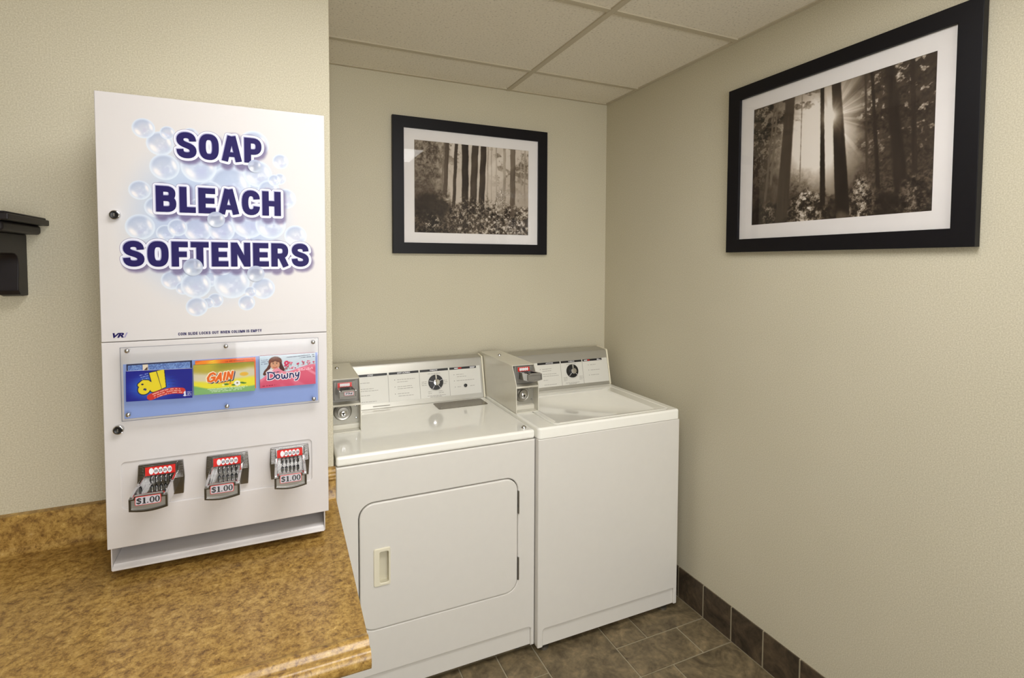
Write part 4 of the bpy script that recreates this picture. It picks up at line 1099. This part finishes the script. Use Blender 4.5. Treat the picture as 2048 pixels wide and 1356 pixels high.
def forest_two():
    c = Canvas(1.0, 1.0, 470, 350, (0, 0, 0)); u, v = c.x, 1 - c.y
    A = u * 1.36
    med = fbm(A * 14, v * 14, 12, 5, .6); big = fbm(A * 5, v * 5, 22, 3)
    fol = tex(A, v, 32, 33); fin = tex(A, v, 74, 79)
    sx_, sy_ = .497, .235
    d = np.hypot((u - .41) * 1.30, (v - .38) * .78)
    glow = np.exp(-(d / .25) ** 2)
    g = .20 + 1.0 * glow + .22 * np.exp(-(d / .48) ** 2) + .12 * (med - .5) * (1 - glow)
    ang = np.arctan2(v - sy_, u - sx_); rr = np.hypot((u - sx_) * 1.36, v - sy_)
    rays = sstep(.40, .75, vnoise(ang * 5 + 30, ang * 0 + 1, 4)) * .6 + sstep(.5, .8, vnoise(ang * 13 + 30, ang * 0 + 1, 6)) * .4
    rglow = rays * np.exp(-rr / .30) * sstep(.02, .10, rr)
    g = g + .32 * rglow
    # conifers on the right: dark with bright chinks and drooping boughs
    bough = fbm(A * 10, v * 22 + A * 5, 15, 5, .65)
    right = sstep(.57, .74, u + .16 * (big - .5) + .10 * (med - .5) - .10 * rays * np.exp(-rr / .35))
    dark = right * (.70 + .28 * sstep(.42, .56, bough))
    g = g * (1 - dark) + dark * (.08 + .13 * fin)
    chink = sstep(.60, .70, fbm(A * 21, v * 24, 71, 4, .6)) * right * sstep(.85, .2, v); g = g + .60 * chink * (.4 + .6 * fin)
    low_l = sstep(.60, .85, v) * right * .10 * fin; g = g + low_l
    left = sstep(.25, .08, u + .16 * (med - .5))
    g = g * (1 - left * .72) + left * .72 * (.12 + .46 * sstep(.45, .75, fol) * sstep(1.0, .1, v))
    top = sstep(.52, .64, fbm(A * 12, v * 20 - A * 4, 81, 5, .62)) * sstep(.46, .06, v) * sstep(.50, .36, u); g = g - .50 * top * (.6 + .4 * fin)
    mist = np.exp(-((u - .31) / .10) ** 2) * sstep(.35, .75, v); g = g - .30 * mist * (.4 + .9 * fol * sstep(.45, .65, v))
    def trunk(ut, ub, w0, w1, val, v1=1.0, soft=.0035, halo=0.0):
        nonlocal g
        uc = ut + (ub - ut) * v; w = w0 + (w1 - w0) * v
        m = 1 - sstep(w - soft, w + soft, np.abs(u - uc) + .002 * (fin - .5)); m = m * (1 - sstep(v1 - .06, v1, v + .1 * (med - .5)))
        vv = val + .07 * (fbm(u * 140, v * 6, 5, 3) - .5) + halo * np.exp(-(rr / .11) ** 2)
        g = g * (1 - m) + vv * m
    trunk(.152, .082, .006, .010, .34, .85); trunk(.172, .118, .006, .009, .38, .72)
    trunk(.255, .212, .0295, .043, .20, 1.0, .006); trunk(.330, .328, .0025, .004, .46, .85)
    trunk(.795, .880, .022, .034, .10, .95, .010); trunk(.895, .93, .010, .012, .12, .8)
    trunk(.712, .770, .0075, .011, .10, .88); trunk(.680, .712, .005, .007, .20, .80)
    trunk(.450, .472, .0105, .0165, .06, .96, .003, .20); trunk(.528, .585, .0245, .040, .07, 1.0, .0045, .60)
    g = g + .75 * np.exp(-(rr / .045) ** 2) + .10 * rglow
    # sunlit shrubs along the bottom
    edge = .80 - .07 * np.exp(-((u - .37) / .08) ** 2) - .10 * np.exp(-((u - .67) / .05) ** 2) - .07 * np.exp(-((u - .92) / .06) ** 2) + .10 * (med - .5) * 2
    low = sstep(edge - .01, edge + .07, v)
    lit = np.clip(1.0 * np.exp(-((u - .37) / .11) ** 2) + .85 * np.exp(-((u - .675) / .065) ** 2) + .45 * np.exp(-((u - .92) / .08) ** 2) + .65 * np.exp(-((u - .125) / .045) ** 2), .06, 1)
    under = .05 + (.90 * np.clip(fol * 1.2 - .12, 0, 1) ** 1.6 + .25 * (fin - .4)) * lit
    keep = (np.abs(u - (.528 + .057 * v)) < .036) | ((np.abs(u - (.45 + .022 * v)) < .0145) & (v < .9)) | (np.abs(u - (.255 - .043 * v)) < .038)
    lo = low * np.where(keep, .10, .94)
    g = g * (1 - lo) + under * lo
    c.c = sepia(np.clip(g, 0.0, 1)); return c

def framed(fr, W, Hh_, inn, prn, canvas, label):
    """fr origin at the lower left of the frame's back; inn/prn: (u0,u1,v0,v1) of the mat opening and the print"""
    t = thing('framed_photograph', label, 'framed picture', fr(W / 2, 0, 0), 'framed forest photographs')
    MB().rprism(fr, rect(0, W, 0, Hh_), 0.001, 0.0235, [rect(*inn)], 0.0015, 2).build('frame', M_FRAME, t)
    MB().box(fr, inn[0] - .004, inn[1] + .004, inn[2] - .004, inn[3] + .004, 0.002, 0.008).build('backing', M_FRAME, t)
    MB().prism(fr, rect(inn[0] - .003, inn[1] + .003, inn[2] - .003, inn[3] + .003), 0.0095, 0.0125, [rect(*prn)]).build('mat_board', M_MATBOARD, t)
    cw, ch = prn[1] - prn[0] + .002, prn[3] - prn[2] + .002
    canvas.x = canvas.x * cw; canvas.y = canvas.y * ch; canvas.w, canvas.h = cw, ch
    canvas.build('photo_print', fr, prn[0] - .001, prn[2] - .001, 0.0105, M_PHOTO, t)
    MB().box(fr, inn[0] - .002, inn[1] + .002, inn[2] - .002, inn[3] + .002, 0.0150, 0.0165).build('glass_pane', M_GLASS, t)
framed(Frame((-1.186, 0.0, 1.5764)), 0.805, 0.6356, (0.0530, 0.7530, 0.0510, 0.5840), (0.1040, 0.7000, 0.1000, 0.5330), forest_one(),
       'black framed sepia photograph of sunlit tree trunks on the wall above the dryer')
framed(Frame((0.0, -0.8675, 1.577), (0, -1, 0)), 0.805, 0.6356, (0.0550, 0.7500, 0.0500, 0.5880), (0.1100, 0.7015, 0.1020, 0.5360), forest_two(),
       'black framed sepia photograph of sunbeams bursting between tall trees on the right wall')

# ================================================================== WASHER AND DRYER
def console(root, x0, x1, zt, yb_front, yt_front, ztop, header, cols_, knob_u, n_ticks, cream_side=1):
    """sloped back console; header: list of (u0,u1,text); returns the face frame (u = X, v up the slope)"""
    yz_prism(MB(), x0 + .008, x1 - .008, [(yb_front, zt), (yt_front, ztop - .010), (yt_front + .006, ztop - .001), (yt_front + .016, ztop + .001), (-0.045, ztop + .006), (-0.045, zt)]).build('console', M_SILVER, root, bevel=.002)
    for a, b in ((x0, x0 + .0085), (x1 - .0085, x1)):
        yz_prism(MB(), a, b, [(yb_front - .003, zt), (yt_front - .003, ztop - .006), (yt_front + .003, ztop + .003), (-0.042, ztop + .009), (-0.042, zt)]).build('console_end_cap', M_CREAM, root, bevel=.0015)
    sl = Vector((0, yt_front - yb_front, ztop - .010 - zt))
    return Frame((0, yb_front, zt), (1, 0, 0), tuple(sl)), sl.length

def fine_lines(mb, fr, u0, v, widths, c, hgt=.0020):
    u = u0
    for w_ in widths:
        mb.box(fr, u, u + w_, v, v + hgt, c - .0004, c); u += w_ + .0022

def words(rs, total):
    out = []; s_ = 0
    while s_ < total:
        w_ = rs.uniform(.006, .016); w_ = min(w_, total - s_)
        out.append(w_); s_ += w_ + .0022
    return out

def graphics(root, fr, x0, x1, v0, v1, heads, dividers, knob, seed, extra_holes=()):
    rs = random.Random(seed)
    pn = MB().box(fr, x0, x1, v0, v1, 0.0, 0.0014).build('graphics_panel', M_PANELWHITE, root)
    hh = .0110
    for (a, b, body, ta, tb) in heads:
        MB().box(fr, a, b, v1 - hh, v1 - .0005, .0012, .0020).build('header_bar', M_BLACK, pn)
        if body:
            tx = MB(); put_text(tx, fr, body, ta, tb, v1 - hh * .78, v1 - hh * .22, .0023, bold=.02); tx.build('header_lettering', M_WHITE, pn)
    for d_ in dividers: MB().box(fr, d_ - .0008, d_ + .0008, v0, v1 - hh, .0012, .0017).build('divider_line', M_INKGREY, pn)
    return pn, rs

def bullet_text(pn, fr, rs, items, c=.0018):
    mb = MB(); k = MB()
    for (u, v, total, bullet) in items:
        if bullet: k.prism(fr, ellipse(u - .011, v + .001, .0016, .0016, 8), c - .0004, c)
        fine_lines(mb, fr, u, v, words(rs, total), c)
    mb.build('printed_text', M_INKGREY, pn, kind='stuff')
    if k.V: k.build('bullet_mark', M_BLACK, pn, kind='stuff')

def knob_part(root, fr, u, v, r, spokes):
    kb = MB().lathe(fr, [(r, .001), (r, .010), (r * .96, .012), (r * .5, .0125)], 40, u, v).build('selector_knob', M_BLACK, root, smooth=True)
    MB().lathe(fr, [(r * .46, .011), (r * .46, .022), (r * .40, .0255), (r * .2, .0265)], 28, u, v).build('knob_cap', M_CHROME, kb, smooth=True)
    for a in spokes:
        f2 = Frame(fr(u, v, 0), fr.u * math.cos(a) + fr.v * math.sin(a), -fr.u * math.sin(a) + fr.v * math.cos(a))
        MB().box(f2, r * .46, r * .98, -.0007, .0007, .0115, .0131).build('knob_tick', M_WHITE, kb)
    MB().box(fr, u - r * .10, u + r * .10, v + r * .3, v + r * .99, .0115, .0180).build('knob_pointer', M_SILVER, kb, bevel=.001)

def meter(root, x0, x1, zb, yb, prof_front, ztop, coin, price, slide_kw):
    """coin meter case: prof_front = (y of top front edge, y of knee, z of knee)"""
    yt, yk, zk = prof_front
    w = .0035
    cs = MB()
    side = [(yb, zb), (yb, ztop), (yt, ztop), (yk, zk), (yk, zb + .002)]
    yz_prism(cs, x0, x0 + w, side); yz_prism(cs, x1 - w, x1, side)
    cs.box(WORLD, x0 + w, x1 - w, yt, yb, ztop - w, ztop)
    cs.box(WORLD, x0 + w, x1 - w, yk + .0005, yk + .055, zk - .012, zk - .004)     # ledge between the two openings
    cs.box(WORLD, x0 + w, x1 - w, yk + .002, yk + .055, zb, zb + .004)             # sill
    yz_prism(cs, x0 + w, x1 - w, [(yk + .036, zb + .004), (yk + .048, zb + .004), (yk + .048, zb + .026), (yk + .036, zb + .022)])
    case = cs.build('coin_meter', M_CASE, root, bevel=.0012, seg=2)
    # steel back of the lower opening with vault lock
    MB().box(WORLD, x0 + w, x1 - w, yk + .045, yk + .050, zb + .004, zk - .012).build('vault_door', M_RECESS, case)
    fl_ = Frame((0, yk + .045, 0))
    cx, cz = (x0 + x1) / 2 - .008, zb + .072
    MB().lathe(fl_, [(.033, 0), (.034, .004), (.0315, .008), (.025, .006), (.0225, .006), (.0220, .020), (.0205, .024), (.014, .0245)], 36, cx, cz).build('lock_cup', M_STEEL, case, smooth=True)
    MB().lathe(fl_, [(.0135, .020), (.0135, .0275), (.0115, .0295), (.006, .030)], 28, cx, cz - .003).build('lock_barrel', M_CHROME, case, smooth=True)
    MB().prism(fl_, ellipse(cx, cz - .001, .0036, .0036, 14), .0295, .0308).prism(fl_, rect(cx - .0018, cx + .0018, cz - .009, cz - .001), .0295, .0308).build('keyhole', M_BLACK, case)
    for su, sz in ((x1 - .017, zk - .024), (x1 - .014, zb + .042)):
        MB().lathe(fl_, [(.0042, 0), (.0042, .002), (.003, .0036), (.001, .004)], 16, su, sz).build('screw', M_CHROME, case, smooth=True)
    top = Frame((0, 0, ztop), (1, 0, 0), (0, 1, 0))
    MB().lathe(top, [(.0085, -.0005), (.0085, .002), (.0060, .0065), (.002, .0085)], 20, (x0 + x1) / 2 - .008, (yt + yb) / 2 + .055).build('top_bolt', M_CHROME, case, smooth=True)
    # sloped steel plate of the upper opening
    fs = Frame((0, yt + .007, (ztop + zk) / 2), (1, 0, 0), (0, .10, 1))
    hz = (ztop - zk) / 2
    MB().box(fs, x0 + w, x1 - w, -hz - .004, hz - .003, -.006, 0).build('slide_plate', M_PLATE, case)
    coin_slide(Frame(fs((x0 + x1) / 2, -.001, 0), fs.u, fs.v, slide_kw['k']), root, coin, price, False, slide_kw['L'], plain=True)
    return case

def foot(root, x, y, z):
    MB().lathe(Frame((x, y, 0), (1, 0, 0), (0, 1, 0)), [(.020, 0.0), (.020, .008), (.016, .010), (.006, .011), (.006, z + .003)], 16).build('levelling_foot', M_STEEL, root, smooth=True)

# ---- dryer
DX0, DX1, DY, DB, DT = -1.505, -0.7675, -0.6564, 0.031, 0.888
dr = thing('clothes_dryer', 'white coin operated clothes dryer with a front door, beside the countertop', 'dryer', ((DX0 + DX1) / 2, -0.35, 0.0))
FD = Frame((0, DY, 0))
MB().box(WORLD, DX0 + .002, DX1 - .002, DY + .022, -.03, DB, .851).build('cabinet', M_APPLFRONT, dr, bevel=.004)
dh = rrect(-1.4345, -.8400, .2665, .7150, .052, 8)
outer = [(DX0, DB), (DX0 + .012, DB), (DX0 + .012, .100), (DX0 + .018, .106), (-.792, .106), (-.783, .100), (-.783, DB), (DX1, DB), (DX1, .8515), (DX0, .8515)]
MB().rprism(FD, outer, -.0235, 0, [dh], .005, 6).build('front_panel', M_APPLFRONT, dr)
MB().box(FD, DX0 + .012, -.783, DB + .001, .106, -.0235, -.0085).build('toe_panel', M_APPLFRONT, dr)
MB().box(FD, -1.44, -.83, .26, .722, -.0235, -.0150).build('door_well', mat('door_gap_shade', rgb(92, 88, 80), 0.7), dr)  # dark colour paints the shade in the gap round the door
# recessed pull in the door
hx = (-1.386, -1.329, .4215, .553)
cup = (hx[0] + .0205, hx[1] - .0065, hx[2] + .010, hx[3] - .013)
door = MB().rprism(FD, rrect(-1.4315, -.8430, .2695, .7120, .050, 12), -.0140, .0035, [rect(cup[0] - .003, cup[1] + .003, cup[2] - .003, cup[3] + .003)], .005, 6).build('door', M_APPLFRONT, dr)
MB().rprism(FD, rrect(*hx, .006, 4), .003, .0080, [rrect(*cup, .005, 4)], .0028, 4).build('door_handle', M_CREAM, door)
hin = MB()
hin.prism(FD, rect(cup[0] - .0028, cup[1] + .0028, cup[2] - .0028, cup[3] + .0028), -.0138, .0040, [rrect(cup[0], cup[1], cup[2], cup[3], .004, 3)])
hin.box(FD, cup[0] - .0028, cup[1] + .0028, cup[2] - .0028, cup[3] + .0028, -.0148, -.0135)
hin.build('handle_cup', mat('cup_cream', rgb(206, 200, 178), .45), door)
for z0, z1 in ((.572, .660), (.312, .400)):
    mb = MB().box(FD, -.8415, -.8365, z0, z1, -.004, .0045)
    for q in range(3): mb.lathe(Frame(FD(-.839, 0, .002), (1, 0, 0), (0, 1, 0)), [(.0030, z0 + q * (z1 - z0) / 3 + .002), (.0030, z0 + (q + 1) * (z1 - z0) / 3 - .002)], 10)
    mb.build('hinge', M_STEEL, dr)
MB().box(WORLD, DX0, DX1, DY, -.03, .8535, DT).build('top_panel', M_APPL_LIT, dr, bevel=.010, seg=4)
lint = Frame((0, 0, DT), (1, 0, 0), (0, 1, 0))
ld = MB().prism(lint, rrect(-1.034, -.8015, -.252, -.148, .010, 4), -.001, .0018).build('lint_screen_lid', M_LINT, dr)
MB().lathe(lint, [(.0035, .0015), (.0035, .003), (.001, .0045)], 12, -1.020, -.243).build('lid_screw', M_CHROME, ld, smooth=True)
MB().lathe(lint, [(.0105, 0), (.0105, .003), (.0085, .0075), (.003, .0105)], 20, -.8005, -.622).build('top_bolt', M_CHROME, dr, smooth=True)
for fx_, fy_ in ((DX0 + .06, DY + .06), (DX1 - .05, DY + .06), (DX0 + .06, -.09), (DX1 - .05, -.09)): foot(dr, fx_, fy_, DB)
fc, sl = console(dr, DX0 + .004, DX1 - .0005, DT, -.132, -.090, 1.077, None, None, None, None)
PV0, PV1 = .0235, .1535
pn, rs = graphics(dr, fc, -1.388, -.787, PV0, PV1,
                  [(-1.388, -1.232, 'LOAD', -1.318, -1.294), (-1.224, -1.088, 'LINT SCREEN', -1.186, -1.128), (-1.082, -.947, 'FABRICS', -1.034, -.999), (-.940, -.806, None, 0, 0)],
                  [-1.228, -1.085, -.9435], None, 1)
MB().box(fc, -.916, -.898, PV1 - .0080, PV1 - .0040, .0020, .0023).build('header_mark', M_WHITE, pn); MB().box(fc, -.838, -.812, PV1 - .0055, PV1 - .0032, .0020, .0023).build('header_mark', M_WHITE, pn); MB().box(fc, -.838, -.816, PV1 - .0090, PV1 - .0068, .0020, .0023).build('header_mark', M_WHITE, pn)
MB().box(fc, -.897, -.880, PV1 - .0085, PV1 - .0035, .0020, .0023).build('header_red_mark', M_RED, pn)
B = lambda u, q, t, b=True: (u, PV0 + (PV1 - PV0) * q, t, b)
bullet_text(pn, fc, rs, [B(-1.350, .70, .042), B(-1.350, .50, .056), B(-1.350, .43, .076, False), B(-1.350, .28, .040), B(-1.365, .07, .082, False),
                         B(-1.188, .72, .082), B(-1.188, .64, .050, False), B(-1.188, .48, .066), B(-1.188, .41, .072, False), B(-1.188, .24, .052), B(-1.185, .16, .070, False),
                         B(-1.046, .83, .060, False), B(-1.076, .56, .024, False), B(-1.077, .50, .026, False), B(-1.076, .44, .024, False), B(-.975, .56, .020, False), B(-.975, .50, .022, False), B(-.975, .44, .018, False),
                         B(-1.048, .20, .016, False), B(-1.048, .14, .016, False), B(-.998, .20, .020, False), B(-.998, .14, .024, False), B(-1.052, .055, .086, False), B(-1.040, .015, .056, False),
                         B(-.908, .72, .036), B(-.905, .64, .048, False), B(-.908, .50, .090), B(-.906, .28, .018), B(-.842, .28, .022, False)])
knob_part(dr, fc, -1.0105, PV0 + .068, .0345, [math.radians(a) for a in (20, 165, 238, 305)])
MB().lathe(fc, [(.0078, .001), (.0078, .007), (.006, .0085), (.002, .009)], 20, -.866, PV0 + .041).build('start_button', M_BLACK, dr, smooth=True)
MB().box(fc, -1.30, -1.225, .0085, .0125, .0005, .0012).build('maker_strip', M_INKGREY, dr)
meter(dr, DX0 + .004, -1.388, DT, -.05, (-.375, -.415, 1.002), 1.0865, 8, '75\u00a2', dict(k=.76, L=.150, shift=0))

# ---- washer
WX0_, WX1_, WY, WB, WT = -0.7655, -0.0740, -0.6815, 0.028, 0.8985
wa = thing('washing_machine', 'white coin operated top loading washing machine in the corner by the right wall', 'washing machine', ((WX0_ + WX1_) / 2, -0.36, 0.0))
FW = Frame((0, WY, 0))
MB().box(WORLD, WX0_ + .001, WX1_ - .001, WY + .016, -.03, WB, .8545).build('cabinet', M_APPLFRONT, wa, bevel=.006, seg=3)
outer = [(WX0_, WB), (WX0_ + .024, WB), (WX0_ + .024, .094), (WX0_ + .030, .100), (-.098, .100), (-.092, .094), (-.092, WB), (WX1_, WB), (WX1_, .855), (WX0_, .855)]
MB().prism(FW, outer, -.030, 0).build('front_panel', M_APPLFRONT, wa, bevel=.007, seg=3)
tp = MB().box(FW, WX0_ + .024, -.092, WB + .001, .100, -.030, -.0085).build('toe_panel', M_APPLFRONT, wa)
topf = Frame((0, 0, WT), (1, 0, 0), (0, 1, 0))
lid_hole = rrect(-.684, -.1165, -.657, -.222, .016, 4)
MB().rprism(topf, rrect(WX0_, WX1_, WY, -.03, .014, 6), -.0415, 0, [lid_hole], .0085, 7).build('top_panel', M_APPL_LIT, wa)
lid = MB()
li = rrect(-.660, -.172, -.647, -.262, .022, 5); li2 = rrect(-.654, -.178, -.641, -.268, .018, 5)
lo = rrect(-.6825, -.1180, -.6555, -.2235, .0155, 5)
k0 = len(lo)
lid.add([topf(p[0], p[1], -.012) for p in lo] + [topf(p[0], p[1], .0006) for p in lo] + [topf(p[0], p[1], .0010) for p in li] + [topf(p[0], p[1], -.0032) for p in li2],
        [(i + q * k0, (i + 1) % k0 + q * k0, (i + 1) % k0 + (q + 1) * k0, i + (q + 1) * k0) for q in range(3) for i in range(k0)] + [tuple(range(3 * k0, 4 * k0))])
lid.build('lid', M_APPL_LIT, wa, bevel=.0014, seg=2)
for fx_, fy_ in ((WX0_ + .045, WY + .035), (WX1_ - .050, WY + .035), (WX0_ + .06, -.09), (WX1_ - .06, -.09)): foot(wa, fx_, fy_, WB)
fc, sl = console(wa, WX0_ + .002, WX1_ + .0005, WT, -.172, -.134, 1.074, None, None, None, None)
PV0, PV1 = .0165, .1385
pn, rs = graphics(wa, fc, -.650, -.083, PV0, PV1,
                  [(-.496, -.369, 'ADDITIVES', -.450, -.408), (-.363, -.240, 'FABRICS', -.318, -.283), (-.234, -.116, None, 0, 0)], [-.366, -.237], None, 2)
MB().box(fc, -.225, -.205, PV1 - .0080, PV1 - .0040, .0020, .0023).build('header_mark', M_WHITE, pn); MB().box(fc, -.146, -.134, PV1 - .0055, PV1 - .0032, .0020, .0023).build('header_mark', M_WHITE, pn); MB().box(fc, -.146, -.122, PV1 - .0090, PV1 - .0068, .0020, .0023).build('header_mark', M_WHITE, pn)
MB().box(fc, -.204, -.190, PV1 - .0085, PV1 - .0035, .0020, .0023).build('header_red_mark', M_RED, pn)
B = lambda u, q, t, b=True: (u, PV0 + (PV1 - PV0) * q, t, b)
bullet_text(pn, fc, rs, [B(-.472, .72, .054), B(-.472, .64, .050, False), B(-.470, .51, .076), B(-.470, .43, .090, False), B(-.470, .27, .026, False), B(-.468, .08, .070, False),
                         B(-.330, .84, .056, False), B(-.355, .30, .022, False), B(-.355, .24, .022, False), B(-.355, .18, .020, False), B(-.262, .30, .020, False), B(-.262, .24, .022, False), B(-.262, .18, .018, False), B(-.345, .07, .080, False), B(-.325, .025, .044, False),
                         B(-.190, .74, .034), B(-.190, .52, .056), B(-.190, .31, .048)])
knob_part(wa, fc, -.302, PV0 + .068, .0330, [math.radians(a) for a in (225, 320)])
meter(wa, WX0_ + .0005, -.6585, WT, -.05, (-.431, -.475, 1.017), 1.0955, 5, None, dict(k=.80, L=.145, shift=0))
